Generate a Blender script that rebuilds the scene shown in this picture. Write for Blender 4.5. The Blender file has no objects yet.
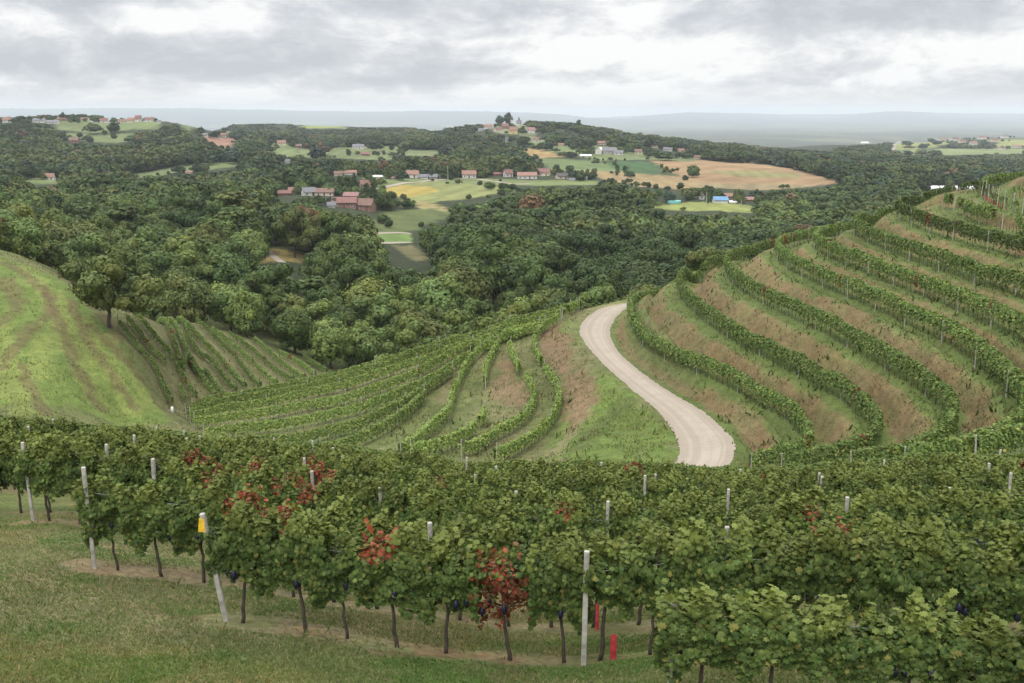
import bpy, math, random
import numpy as np
from mathutils import Vector
R = math.radians
rng = np.random.default_rng(7)
random.seed(7)
scene = bpy.context.scene
COL = scene.collection

# ------------------------------------------------------------------ camera
FPX, CX, CY, PITCH = 995.56, 512.0, 341.5, R(13.0)
cd = bpy.data.cameras.new('camera'); cam = bpy.data.objects.new('camera', cd); COL.objects.link(cam)
cam.rotation_euler = (R(77), 0, 0); cd.lens = 35; cd.sensor_width = 36; cd.clip_start = 0.1; cd.clip_end = 90000
scene.camera = cam

# ------------------------------------------------------------------ view
scene.view_settings.view_transform = 'Standard'
scene.view_settings.look = 'None'
scene.view_settings.exposure = 0.32
scene.view_settings.gamma = 1.0
scene.cycles.max_bounces = 5
scene.cycles.diffuse_bounces = 3
scene.cycles.transmission_bounces = 3
scene.cycles.transparent_max_bounces = 4
scene.cycles.volume_bounces = 1
scene.cycles.glossy_bounces = 2
scene.cycles.use_denoising = True

SUN_EL, SUN_AZ = R(58), R(205)      # azimuth clockwise from +Y
# ------------------------------------------------------------------ world
class NT:
    def __init__(s, tree): s.t = tree
    def n(s, typ, ins=None, **kw):
        nd = s.t.nodes.new(typ)
        for k, v in kw.items(): setattr(nd, k, v)
        if ins:
            for k, v in ins.items():
                sock = nd.inputs[k]
                if isinstance(v, bpy.types.NodeSocket): s.t.links.new(v, sock)
                elif isinstance(v, bpy.types.Node): s.t.links.new(v.outputs[0], sock)
                else: sock.default_value = v
        return nd
    def math(s, op, a, b=0.0, c=0.0, clamp=False):
        return s.n('ShaderNodeMath', {0: a, 1: b, 2: c}, operation=op, use_clamp=clamp).outputs[0]
    def mix(s, f, a, b, mode='MIX'):
        nd = s.n('ShaderNodeMix', data_type='RGBA', blend_type=mode)
        for i, v in ((0, f), (6, a), (7, b)):
            if isinstance(v, bpy.types.NodeSocket): s.t.links.new(v, nd.inputs[i])
            else: nd.inputs[i].default_value = v if i == 0 or len(v) == 4 else (*v, 1)
        return nd.outputs[2]
    def noise(s, vec, scale, detail=4, rough=.55, **kw):
        return s.n('ShaderNodeTexNoise', {'Vector': vec, 'Scale': scale, 'Detail': detail, 'Roughness': rough, **kw}).outputs[0]
    def ramp(s, fac, stops, interp='LINEAR'):
        nd = s.n('ShaderNodeValToRGB', {0: fac}); cr = nd.color_ramp; cr.interpolation = interp
        while len(cr.elements) < len(stops): cr.elements.new(.5)
        for e, (p, c) in zip(cr.elements, stops):
            e.position = p; e.color = (c, c, c, 1) if not hasattr(c, '__len__') else (*c, 1)
        return nd.outputs[0]
    def mr(s, v, a, b, c=0., d=1.):
        return s.n('ShaderNodeMapRange', {0: v, 1: a, 2: b, 3: c, 4: d}, interpolation_type='SMOOTHSTEP').outputs[0]

W = bpy.data.worlds.new('World'); scene.world = W; W.use_nodes = True
W.node_tree.nodes.clear(); w = NT(W.node_tree)
co = w.n('ShaderNodeTexCoord').outputs['Generated']
sx = w.n('ShaderNodeSeparateXYZ', {0: co})
zc = w.math('MAXIMUM', sx.outputs[2], 0.0)
zs = w.math('MULTIPLY', w.math('POWER', w.math('ADD', zc, .004), .72), 1.55)
pv = w.n('ShaderNodeCombineXYZ', {0: sx.outputs[0], 1: sx.outputs[1], 2: zs}).outputs[0]
wn = w.n('ShaderNodeTexNoise', {'Vector': pv, 'Scale': 5., 'Detail': 3}).outputs[1]
pw_ = w.n('ShaderNodeVectorMath', {0: pv, 1: w.n('ShaderNodeVectorMath', {0: wn, 'Scale': .10}, operation='SCALE').outputs[0]}, operation='ADD').outputs[0]
n1 = w.noise(w.n('ShaderNodeMapping', {'Vector': pw_, 'Location': (3.1, .4, 1.2), 'Scale': (1, 1, 1.25)}).outputs[0], 4.2, 10, .58)
n2 = w.noise(w.n('ShaderNodeMapping', {'Vector': pw_, 'Location': (9.3, 2.4, 4.2), 'Scale': (1, 1, 1.1)}).outputs[0], 13.0, 9, .64)
nn = w.math('ADD', w.math('MULTIPLY', n1, .54), w.math('MULTIPLY', n2, .46))
def blob(x0, z0, rx, rz, amp):
    a_ = w.math('DIVIDE', w.math('SUBTRACT', sx.outputs[0], x0), rx); b_ = w.math('DIVIDE', w.math('SUBTRACT', sx.outputs[2], z0), rz)
    d_ = w.math('ADD', w.math('MULTIPLY', a_, a_), w.math('MULTIPLY', b_, b_))
    return w.math('MULTIPLY', w.math('DIVIDE', 1.0, w.math('ADD', 1.0, w.math('MULTIPLY', d_, d_))), amp)
for bb_ in ((-.33, .050, .26, .018, -.10), (-.05, .035, .16, .010, -.05), (.28, .092, .20, .020, -.08), (-.06, .100, .10, .014, -.06), (.02, .070, .12, .020, .08), (-.27, .082, .12, .012, .06), (.35, .045, .25, .022, .07), (.05, .05, .10, .01, .05), (-.12, .038, .05, .006, .06)):
    nn = w.math('ADD', nn, blob(*bb_))
cl = w.ramp(nn, [(.41, (3.9, 4.05, 4.35)), (.48, (4.8, 4.9, 5.15)), (.525, (5.9, 5.9, 6.0)), (.575, (7.2, 7.15, 7.1))])
hb = w.mr(sx.outputs[2], .0, .028, 1, 0)                      # bright clear strip low over the horizon
cl = w.mix(w.math('MULTIPLY', hb, .6), cl, (6.9, 6.5, 6.2))
up = w.mr(sx.outputs[2], .10, .80, 1.15, 3.2)                   # overcast sky is brighter overhead
upc = w.n('ShaderNodeCombineColor', {0: up, 1: up, 2: up}).outputs[0]
cl = w.mix(1.0, cl, upc, 'MULTIPLY')
sky = w.n('ShaderNodeTexSky', sky_type='NISHITA', sun_disc=False, sun_elevation=SUN_EL, sun_rotation=SUN_AZ)
cl = w.mix(.93, sky.outputs[0], cl)
bg = w.n('ShaderNodeBackground', {0: cl, 1: 0.1})
w.n('ShaderNodeOutputWorld', {0: bg})

sd = bpy.data.lights.new('sun', 'SUN'); sd.energy = 1.5; sd.angle = R(14); sd.color = (1, .96, .9)
sun = bpy.data.objects.new('sun', sd); COL.objects.link(sun)
sv = Vector((math.sin(SUN_AZ)*math.cos(SUN_EL), math.cos(SUN_AZ)*math.cos(SUN_EL), math.sin(SUN_EL)))
sun.rotation_euler = sv.to_track_quat('Z', 'Y').to_euler(); sun.location = (0, 0, 60)

# ------------------------------------------------------------------ picture <-> place
SP, CP = math.sin(PITCH), math.cos(PITCH)
def ue(px, py):
    x = (np.asarray(px, float)-CX)/FPX; k = (CY-np.asarray(py, float))/FPX
    yy = CP+k*SP
    return x/yy, (-SP+k*CP)/yy
def proj(X, Y, Z):
    d = Y*CP - Z*SP; v = Y*SP + Z*CP
    return CX+FPX*X/d, CY-FPX*v/d
def py_of(z, Y):
    e = z/Y; k = (e*CP+SP)/(CP-e*SP); return CY-k*FPX

# terrace rows of the right hill: traced lines, the level of each is one height
TERR = [
 (-24.5, [(700,292),(677,290.5),(656,293.5),(640,299),(631,306),(631,318),(638,330),(648,339),(665,351.5),(691,368),(721,384),(755,404),(780,417),(797,430),(806,443),(808,455),(800,464),(780,471),(750,478)]),
 (-22.4, [(745,268),(724,268.5),(703,275),(685,281),(679,289),(681,298),(688,307),(707,323.5),(731,340),(762,357),(798,376),(836,398),(862,418),(874,432),(876,444),(868,457),(848,466),(815,474),(780,480)]),
 (-20.3, [(800,247),(776,251.5),(762,256),(742,261.5),(728,267),(727,275),(733,284),(747,295),(774,309.5),(806.5,325.5),(841,343),(879,365),(909.5,385),(928,398),(944,411),(951,423),(949,440),(940,455),(920,466),(890,475),(850,482)]),
 (-18.4, [(835,240),(814,241),(797,246),(783,250),(777,256),(784,265),(802,276),(827.5,288),(866.5,305),(906,324),(944.6,341),(970.5,359),(992,376),(1009,393),(1022,408),(1026,424),(1020,438),(1005,452),(980,462),(945,471),(900,480)]),
 (-16.8, [(875,236),(855,236.5),(835,239),(820,243),(815,248),(824,254),(840,262),(873,276),(912.6,292.5),(954.6,309),(987.6,325),(1018.5,340),(1045,356),(1065,380),(1068,410),(1050,440),(1015,460),(970,472)]),
 (-15.0, [(918,218),(900,219),(880,223),(862,228),(854,234),(865.6,241),(887,251),(913,261),(956.4,276),(1004.4,292),(1035,303),(1070,320),(1100,350),(1110,390)]),
 (-13.1, [(985,195),(955,199),(925,205),(905,211),(897,217),(916,227),(953,240),(998.5,251.5),(1030,260),(1070,275),(1110,300)]),
 (-12.1, [(945,208),(960,215),(974,222),(1000,230),(1030,240),(1070,253),(1110,270)]),
 (-10.6, [(1110,180),(1060,183),(1024,186),(1000,188),(986,191),(982,197),(996.5,206),(1014,213),(1040,222),(1070,233),(1110,247)]),
]
def terr_pts(z0, pts):
    out = []
    for px, py in pts:
        t = min(max((py-340)/120, 0), 1.2)
        z = z0*(1+.10*t); u, e = ue(px, py); Y = z/e
        out.append((u*Y, Y, z))
    return np.array(out)
TW = [terr_pts(z, p) for z, p in TERR]

ROADL = [(640,300),(627,303),(605,307),(588.5,316),(580,327.5),(583.5,341),(602,363),(632,390),(656,410),(669,425),(677,439),(679,455),(674,464),(660,474)]
ROADR = [(645,302),(633,305),(619,315),(610.5,328),(612,341),(622,356),(642,373),(669,391.5),(702,411),(723,429),(734,442),(734,453),(731,463),(722,474)]
def road_pts(pts):
    out = []
    for px, py in pts:
        z = np.interp(py, [300, 320, 400, 470], [-26.0, -26.6, -27.0, -27.6]); u, e = ue(px, py); Y = z/e
        out.append((u*Y, Y, z))
    return np.array(out)
RL, RR = road_pts(ROADL), road_pts(ROADR)

# ------------------------------------------------------------------ terrain controls (px, py, distance)  /  hidden: (px, distance, z)
C1 = [
 # near slope
 (0,683,11.5),(0,600,15),(300,683,12.5),(225,620,15.6),(68,570,17.9),(39,521,23.5),(2,519,25.5),(590,661,14.8),(655,690,12.2),
 # middle spur with the vines
 (600,440,84),(640,450,80),(640,420,90),(590,400,97),(570,340,118),(560,370,107),(600,375,103),(572,314,128),(540,445,90),(559,410,98),(532,350,117),(482,391,108),(450,404,106),
 (435,454,84),(375,449,88),(380,422,98),(300,440,100),(230,452,92),(190,425,112),(195,413,122),(300,389,128),(300,405,117),(380,368,125),(380,390,113),
 (450,346,127),(450,372,115),(510,327,129),(500,365,114),(500,430,94),
 # left grass hill and its rows
 (0,255,142),(40,266,140),(75,285,136),(0,300,124),(0,355,108),(0,410,94),(60,330,118),(60,380,105),(60,415,98),(110,325,124),(120,370,114),(120,412,108),(170,410,117),
 (119,330,122),(173,409,115),(145,317,138),(170,355,128),(222,398,126),(197,324,158),(220,360,145),(255,343,165),(275,387,142),(304,360,168),(325,376,156),(205,409,120),
 (-90,255,140),(-90,330,118),(-90,410,96),
 # valley
 (275,257,290),(400,238,400),(400,245,385),(410,258,350),(400,222,450),(430,205,520),(430,189,620),(380,192,600),(485,297,240),
 (345,205,480),(290,197,540),(345,176,680),(412,176,740),(460,177,760),(530,178,760),(560,177,770),
 (700,205,600),(740,208,580),(660,207,590),(700,185,740),(768,189,740),(620,177,820),(650,160,960),(690,160,980),(700,170,860),(768,167,930),(838,183,780),
 (560,168,890),(594,162,980),(540,157,1080),(525,148,1200),(610,150,1120),(660,151,1180),(930,188,780),(985,187,790),
 # far hills
 (0,122,1300),(70,120,1350),(150,122,1300),(195,130,1250),(220,143,1200),(100,137,1200),(20,150,1050),(150,160,950),(100,179,760),(48,180,720),(200,167,870),(160,173,820),
 (100,198,600),(200,205,540),(0,200,560),(300,153,1150),(358,147,1250),(398,148,1250),(250,162,950),(300,175,780),(240,190,640),
 (400,130,2300),(300,126,2300),(220,130,2200),(420,140,1650),(300,140,1600),
 (470,140,1300),(500,131,1450),(540,128,1500),(510,124,1580),(580,131,1500),(620,138,1480),(700,147,1480),(780,154,1480),(560,138,1350),
 (850,174,980),(850,165,1200),(930,176,980),(1010,180,960),(780,165,1150),(850,149,2000),(950,152,2100),(1024,152,2100),(960,142,2600),(1010,138,2900),(880,145,2900),(800,147,2600),
]
C2 = [
 # near plane, rows of the block
 (100,Y,-8.6-.285*(Y-17.8)) if False else (100,Y,-8.6-.285*(Y-17.8)) for Y in (23,30,37,45)] + [
 (-90,Y,-8.2-.27*(Y-17.8)) for Y in (12,18,26,36,45)] + [
 (600,Y,-8.9-.30*(Y-14.8)) for Y in (3,7,18,23,29,35,42)] + [
 (350,Y,-8.75-.29*(Y-15.4)) for Y in (3,7,19,25,31,37,44)] + [
 (1000,Y,-8.2-.30*(Y-13.5)) for Y in (3,7,10,13.5,18,23,29,35,42)] + [(1110,Y,-8.1-.30*(Y-13.5)) for Y in (3,10,18,29,40)] + [
 (100,3,-5.0),(100,7,-6.1),(0,1,-4.5),(512,1,-4.5),(1024,1,-4.5),
 # dips hidden behind the near block
 (0,70,-25),(100,75,-27),(200,70,-26),(300,66,-26),(450,62,-25.5),(600,60,-24.5),(700,60,-24.5),
 (0,175,-26),(0,220,-33),(0,300,-38),(-90,200,-30),(60,190,-34),(60,170,-27),(100,155,-33),(110,200,-40),(0,420,-42),(80,300,-42),(100,420,-46),
 (150,180,-40),(200,190,-42),(250,200,-44),(300,200,-46),(200,240,-44),(150,260,-43),(330,240,-46),(350,180,-47),(400,165,-46),(450,160,-44),(500,165,-44),(560,165,-40),(600,170,-40),(640,180,-40),
 (400,210,-49),(500,210,-48),(600,220,-49),(700,200,-42),(700,260,-50),(800,200,-38),(900,180,-28),(1024,170,-22),(1024,240,-38),(900,250,-44),(1110,170,-20),
 (200,340,-41),(300,340,-41),(250,430,-43),(350,300,-46),(480,320,-51),(560,350,-53),(650,340,-54),(650,450,-55),(560,460,-50),(590,520,-45),(500,520,-48),(500,420,-53),
 (750,300,-52),(750,420,-57),(750,500,-57),(850,300,-50),(850,450,-56),(850,600,-55),(950,300,-44),(950,450,-54),(950,620,-58),(1024,400,-50),(1024,700,-60),
 (150,500,-44),(50,500,-42),(640,560,-52),(600,640,-52),(660,680,-52),
 (70,1900,-95),(150,1800,-95),(0,1900,-95),(500,2100,-75),(580,2100,-85),(700,2100,-95),(400,3200,-120),(250,3200,-120),(950,4200,-175),(800,4200,-160),
] + [(px, Y, z) for px in (-90, 60, 210, 360, 510, 660, 810, 960, 1110) for Y, z in ((6000, -178), (9500, -190), (14500, -200))] + \
 [(px, 22000, 22000*(112.5-py)/FPX) for px, py in ((-90,109),(0,110),(100,110),(200,110.5),(300,111.5),(400,112.5),(480,112.5),(560,115.5),(610,121),(645,117.5),(700,113.5),(745,115),(800,119),(830,119.5),(870,115),(915,112.5),(950,117),(1000,118),(1110,119))] + \
 [(px, 25500, -80) for px in (-90, 210, 510, 810, 1110)]
U, L, F = [], [], []
def addc(x, y, z): U.append(x/y); L.append(math.log(y)); F.append(z/(y+20))
for px, py, Y in C1:
    u, e = ue(px, py); addc(u*Y, Y, e*Y)
for px, Y, z in C2:
    py = py_of(z, Y); u, e = ue(px, py) if Y > 20 else (((px-CX)/900), 0)
    addc(u*Y, Y, z)
for t in TW:
    for x, y, z in t[::1]: addc(x, y, z)
for i in range(0, len(RL), 2):
    addc(*RL[i])
for x, y, z in TW[0][1:5]: addc(x*1.12, y*1.15, z-7)
for t in (TW[2][1:4], TW[3][1:3], TW[5][1:4], TW[6][0:4]):
    for x, y, z in t: addc(x*1.13, y*1.15, z-5)
U, L, F = map(np.array, (U, L, F))
SU = 2.2
def kern(r2): return .5*r2*np.log(r2+1e-9)
P = np.stack([U*SU, L], 1)
d2 = ((P[:, None]-P[None])**2).sum(-1)
N = len(P); A = np.zeros((N+3, N+3)); A[:N, :N] = kern(d2)+np.eye(N)*2e-4
A[:N, N] = 1; A[:N, N+1:] = P; A[N, :N] = 1; A[N+1:, :N] = P.T
wts = np.linalg.solve(A, np.concatenate([F, np.zeros(3)]))

UM, NU = .62, 660
gu = np.linspace(-UM, UM, NU)
gl = np.concatenate([np.linspace(math.log(.5), math.log(9), 36)[:-1], np.linspace(math.log(9), math.log(200), 560)[:-1],
                     np.linspace(math.log(200), math.log(3000), 330)[:-1], np.linspace(math.log(3000), math.log(25500), 110)])
NL = len(gl)
GZ = np.zeros((NL, NU), np.float64)
uu = (gu*SU).astype(np.float32); Pf = P.astype(np.float32); wf = wts.astype(np.float32)
for j in range(NL):
    dd = (uu[:, None]-Pf[None, :, 0])**2 + (np.float32(gl[j])-Pf[None, :, 1])**2
    GZ[j] = (kern(dd)@wf[:N] + wf[N] + wf[N+1]*uu + wf[N+2]*np.float32(gl[j]))*(math.exp(gl[j])+20)
GY = np.exp(gl)[:, None]*np.ones((1, NU)); GX = GY*gu[None]

def smooth(a, lo, hi):
    t = np.clip((a-lo)/(hi-lo), 0, 1); return t*t*(3-2*t)
def vnoise(x, y, seed=0):
    """smooth value noise on arrays"""
    def h(i, j):
        n = (i.astype(np.int64)*374761393 + j.astype(np.int64)*668265263 + seed*982451653) & 0xffffffff
        n = ((n ^ (n >> 13))*1274126177) & 0xffffffff
        return ((n ^ (n >> 16)) & 0xffff)/65535.
    i, j = np.floor(x), np.floor(y); fx, fy = x-i, y-j
    fx, fy = fx*fx*(3-2*fx), fy*fy*(3-2*fy)
    a, b, c, d = h(i, j), h(i+1, j), h(i, j+1), h(i+1, j+1)
    return (a*(1-fx)+b*fx)*(1-fy)+(c*(1-fx)+d*fx)*fy
def fbm(x, y, seed=0, o=4):
    s, a, t = 0, 1, 0
    for k in range(o): s = s+a*vnoise(x*2**k, y*2**k, seed+k); t += a; a *= .5
    return s/t
def dist_poly(X, Y, pl):
    best = np.full(X.shape, 1e9)
    for (x0, y0), (x1, y1) in zip(pl[:-1, :2], pl[1:, :2]):
        dx, dy = x1-x0, y1-y0; l = dx*dx+dy*dy+1e-9
        t = np.clip(((X-x0)*dx+(Y-y0)*dy)/l, 0, 1)
        best = np.minimum(best, (X-x0-t*dx)**2+(Y-y0-t*dy)**2)
    return np.sqrt(best)
def resample(pl, step):
    pl = np.asarray(pl, float)
    # catmull-rom smoothing, then even steps
    pts = []
    for i in range(len(pl)-1):
        p0, p1, p2, p3 = pl[max(i-1, 0)], pl[i], pl[i+1], pl[min(i+2, len(pl)-1)]
        for t in np.linspace(0, 1, 8, endpoint=False):
            pts.append(.5*((2*p1)+(-p0+p2)*t+(2*p0-5*p1+4*p2-p3)*t*t+(-p0+3*p1-3*p2+p3)*t**3))
    pts.append(pl[-1]); pts = np.array(pts)
    s = np.concatenate([[0], np.cumsum(np.hypot(*(np.diff(pts[:, :2], axis=0).T)))])
    n = max(int(s[-1]/step), 1); q = np.linspace(0, s[-1], n+1)
    return np.stack([np.interp(q, s, pts[:, k]) for k in range(pts.shape[1])], 1)
# terraces
CURV = [RR]+TW
CR = [resample(c, 1.5) for c in CURV]
jr = slice(np.searchsorted(gl, math.log(48)), np.searchsorted(gl, math.log(190)))
ic = slice(np.searchsorted(gu, .01), NU)
sX, sY = GX[jr, ic], GY[jr, ic]
D = np.stack([dist_poly(sX, sY, c) for c in CR])
i0 = D.argmin(0); up = np.take_along_axis(D, np.minimum(i0+1, len(CR)-1)[None], 0)[0]; up[i0 == len(CR)-1] = 1e6
dn = np.take_along_axis(D, np.maximum(i0-1, 0)[None], 0)[0]; dn[i0 == 0] = 1e6
lowi = np.where(up < dn, i0, i0-1)
lowi = np.clip(lowi, 0, len(CR)-2)
da = np.take_along_axis(D, lowi[None], 0)[0]; db = np.take_along_axis(D, (lowi+1)[None], 0)[0]
fr = da/(da+db+1e-6)
near = 1-smooth(da+db, 11, 18)
RC_ = resample((resample(RL, .5)[np.linspace(0, len(resample(RL, .5))-1, 60).astype(int)]+resample(RR, .5)[np.linspace(0, len(resample(RR, .5))-1, 60).astype(int)])/2, 1.)
dL_, dR_ = dist_poly(sX, sY, resample(RL, 1.)), dist_poly(sX, sY, resample(RR, 1.))
near = near*np.where(lowi == 0, smooth(dL_-dR_, 1.5, 4.0), 1.)
prof = smooth(fr, .30, .68)-fr
zl = np.array([-26.8]+[t[0] for t in TERR])
gap = zl[lowi+1]-zl[lowi]
sl0 = np.where(lowi == 0, .8, 1.)
GZ[jr, ic] += prof*gap*near*.75*sl0
TFR = np.full(GZ.shape, -1.); TNR = np.zeros(GZ.shape); TLO = np.full(GZ.shape, -1)
TFR[jr, ic] = fr; TNR[jr, ic] = near; TLO[jr, ic] = lowi
# keep the road bed level across
bz = np.zeros(sX.shape); bd = np.full(sX.shape, 1e9)
for x_, y_, z_ in RC_:
    d_ = (sX-x_)**2+(sY-y_)**2; m_ = d_ < bd; bd = np.where(m_, d_, bd); bz = np.where(m_, z_, bz)
rm = 1-smooth(np.sqrt(bd), 2.4, 5.5)
GZ[jr, ic] = GZ[jr, ic]*(1-rm)+bz*rm
RMASK = np.zeros(GZ.shape); RMASK[jr, ic] = rm
# gentle unevenness
GZ += np.where(GY < 260, (fbm(GX*.35, GY*.35, 3)-.5)*.22, 0)*smooth(GY, 2, 10)*(1-RMASK)
GZ += np.where(GY > 250, (fbm(GX/90, GY/90, 5)-.5)*smooth(GY, 250, 500)*5, 0)*(GY < 5000)
GZ += smooth(GY, 15000, 21000)*(fbm(GX/1500, GY/9000, 9, 5)-.5)*80

def idx_l(Yv): return np.interp(np.log(np.maximum(Yv, .51)), gl, np.arange(NL))
def tz(x, y):
    x = np.asarray(x, float); y = np.asarray(y, float)
    fi = np.clip((x/y+UM)/(2*UM)*(NU-1), 0, NU-1.001); fj = np.clip(idx_l(y), 0, NL-1.001)
    i, j = fi.astype(int), fj.astype(int); a, b = fi-i, fj-j
    return (GZ[j, i]*(1-a)+GZ[j, i+1]*a)*(1-b)+(GZ[j+1, i]*(1-a)+GZ[j+1, i+1]*a)*b
MY = np.exp(np.linspace(math.log(9), math.log(20000), 2600))
def hit(px, py, ymin=46.):
    """where the sight line through a picture point meets the ground"""
    u, e = ue(px, py); Yv = MY[MY > ymin]
    below = e*Yv < tz(u*Yv, Yv)
    # first entry after being above
    above = np.argmax(~below); k = np.argmax(below[above:])
    if not below[above:].any(): return None
    Y = Yv[above+k]; return np.array([u*Y, Y, float(tz(u*Y, Y))])
def hitn(px, py, ymin=150.):
    for k in range(14):
        h_ = hit(px, py+.5*k, ymin)
        if h_ is not None and h_[1] < (3300 if px > 840 else 1750): return h_
    return hit(px, py, ymin)
def hits(pts, ymin=46.):
    out = [hit(px, py, ymin) for px, py in pts]
    return np.array([o for o in out if o is not None])
def inpoly(X, Y, pl):
    ins = np.zeros(X.shape, bool); n = len(pl)
    for i in range(n):
        x0, y0 = pl[i][:2]; x1, y1 = pl[(i+1) % n][:2]
        c = ((y0 > Y) != (y1 > Y)) & (X < (x1-x0)*(Y-y0)/(y1-y0+1e-12)+x0)
        ins ^= c
    return ins

# ------------------------------------------------------------------ materials
def newmat(name):
    m = bpy.data.materials.new(name); m.use_nodes = True; m.node_tree.nodes.clear(); return m, NT(m.node_tree)
def out(nt, sh, disp=None):
    o = nt.n('ShaderNodeOutputMaterial', {0: sh})
def simple(name, col, rough=.7, nscale=3., var=.25, bump=.0, metal=0.):
    m, t = newmat(name); c = t.n('ShaderNodeTexCoord').outputs['Object']
    n = t.noise(c, nscale, 5, .6)
    lo = tuple(x*(1-var) for x in col); hi = tuple(min(x*(1+var), .95) for x in col)
    cc = t.mix(t.mr(n, .3, .7), lo, hi)
    p = t.n('ShaderNodeBsdfPrincipled', {'Base Color': cc, 'Roughness': rough, 'Metallic': metal})
    if bump:
        b = t.n('ShaderNodeBump', {'Height': t.noise(c, nscale*6, 4), 'Strength': bump, 'Distance': .02}); t.t.links.new(b.outputs[0], p.inputs['Normal'])
    out(t, p); return m
def leafmat(name, trans=.28, usecol=True, rough=.55, obcol=False):
    m, t = newmat(name)
    at = t.n('ShaderNodeAttribute', attribute_name='col').outputs[0]
    oi = t.n('ShaderNodeObjectInfo')
    if obcol: at = t.mix(1., at, oi.outputs['Color'], 'MULTIPLY')
    v = t.math('MULTIPLY_ADD', oi.outputs['Random'], .4, .8)
    at = t.mix(1., at, t.n('ShaderNodeCombineColor', {0: v, 1: v, 2: v}).outputs[0], 'MULTIPLY')
    d = t.n('ShaderNodeBsdfPrincipled', {'Base Color': at, 'Roughness': rough, 'Specular IOR Level': .12})
    tc = t.mix(1., at, (1.5, 1.6, .7), 'MULTIPLY')
    tr = t.n('ShaderNodeBsdfTranslucent', {0: tc})
    out(t, t.n('ShaderNodeMixShader', {0: trans, 1: d, 2: tr})); return m
M = {}
M['vine'] = leafmat('vine_leaf', .17); M['hedge'] = leafmat('hedge_leaf', .2); M['tree'] = leafmat('tree_leaf', .16, obcol=True)
M['grass'] = leafmat('grass_blade', .25)
M['bark'] = simple('bark', (.055, .042, .03), .9, 6, .4, .5)
M['treebark'] = simple('tree_bark', (.10, .085, .065), .9, 2, .4, .5)
M['concrete'] = simple('concrete_post', (.36, .345, .30), .9, 4, .38, .4)
M['woodpost'] = simple('dark_wood_post', (.10, .08, .06), .85, 5, .3, .3)
M['wire'] = simple('galvanised_wire', (.25, .25, .25), .5, 5, .1, 0, .6)
M['grape'] = simple('grape_skin', (.012, .012, .035), .45, 30, .4)
M['yellow'] = simple('yellow_plastic', (.72, .46, .03), .6, 9, .22)
M['red'] = simple('red_plastic', (.42, .04, .05), .6, 9, .4)
M['white'] = simple('white_render', (.72, .70, .66), .85, .6, .08)
M['glass'] = simple('dark_glass', (.03, .035, .04), .15, 2, .2)
M['frame'] = simple('white_frame', (.7, .7, .68), .6, 2, .05)
M['door'] = simple('brown_door', (.13, .07, .04), .6, 2, .2)
M['trackwhite'] = simple('white_film', (.72, .74, .76), .4, .5, .06)
M['teal'] = simple('teal_tarpaulin', (.18, .48, .45), .5, .5, .1)

# ground
m, t = newmat('ground_soil_and_grass'); M['ground'] = m
oc = t.n('ShaderNodeTexCoord').outputs['Object']
a = t.n('ShaderNodeAttribute', attribute_name='col').outputs[0]
n_f = t.noise(oc, 7., 6, .7); n_m = t.noise(oc, 1.1, 6, .65); n_l = t.noise(oc, .13, 5, .6); n_xl = t.noise(oc, .012, 5, .6)
v = t.math('MULTIPLY', t.mr(n_f, .25, .75, .62, 1.38), t.mr(n_m, .3, .7, .80, 1.20))
v = t.math('MULTIPLY', v, t.mr(n_l, .3, .7, .88, 1.12))
v = t.math('MULTIPLY', v, t.mr(n_xl, .3, .7, .85, 1.15))
g = t.mix(1., a, t.n('ShaderNodeCombineColor', {0: v, 1: v, 2: v}).outputs[0], 'MULTIPLY')
dry = t.math('MULTIPLY', t.mr(t.noise(oc, 1.7, 6, .7), .50, .68), .22)
g = t.mix(dry, g, t.mix(1., g, (1.9, 1.25, .95), 'MULTIPLY'))
b = t.n('ShaderNodeBump', {'Height': t.math('ADD', n_f, t.math('MULTIPLY', n_m, 2.)), 'Strength': .8, 'Distance': .10})
p = t.n('ShaderNodeBsdfPrincipled', {'Base Color': g, 'Roughness': .95, 'Specular IOR Level': .15, 'Normal': b.outputs[0]})
out(t, p)
# gravel
m, t = newmat('pale_gravel'); M['gravel'] = m
oc = t.n('ShaderNodeTexCoord').outputs['Object']
n1_ = t.noise(oc, 12, 5, .7); n2_ = t.noise(oc, .5, 4, .6)
uvn = t.n('ShaderNodeAttribute', attribute_name='across').outputs[2]
trk = t.n('ShaderNodeTexNoise', {'W': t.math('MULTIPLY', uvn, 5.), 'Scale': 1., 'Detail': 2}, noise_dimensions='1D').outputs[0]
c = t.mix(t.mr(n1_, .3, .7), (.25, .21, .16), (.38, .33, .265))
c = t.mix(t.math('MULTIPLY', t.mr(n2_, .35, .65), .35), c, (.42, .36, .29))
c = t.mix(t.math('MULTIPLY', t.mr(trk, .42, .60), .55), c, (.24, .20, .15))
b = t.n('ShaderNodeBump', {'Height': n1_, 'Strength': .5, 'Distance': .03})
out(t, t.n('ShaderNodeBsdfPrincipled', {'Base Color': c, 'Roughness': .95, 'Normal': b.outputs[0]}))

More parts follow.
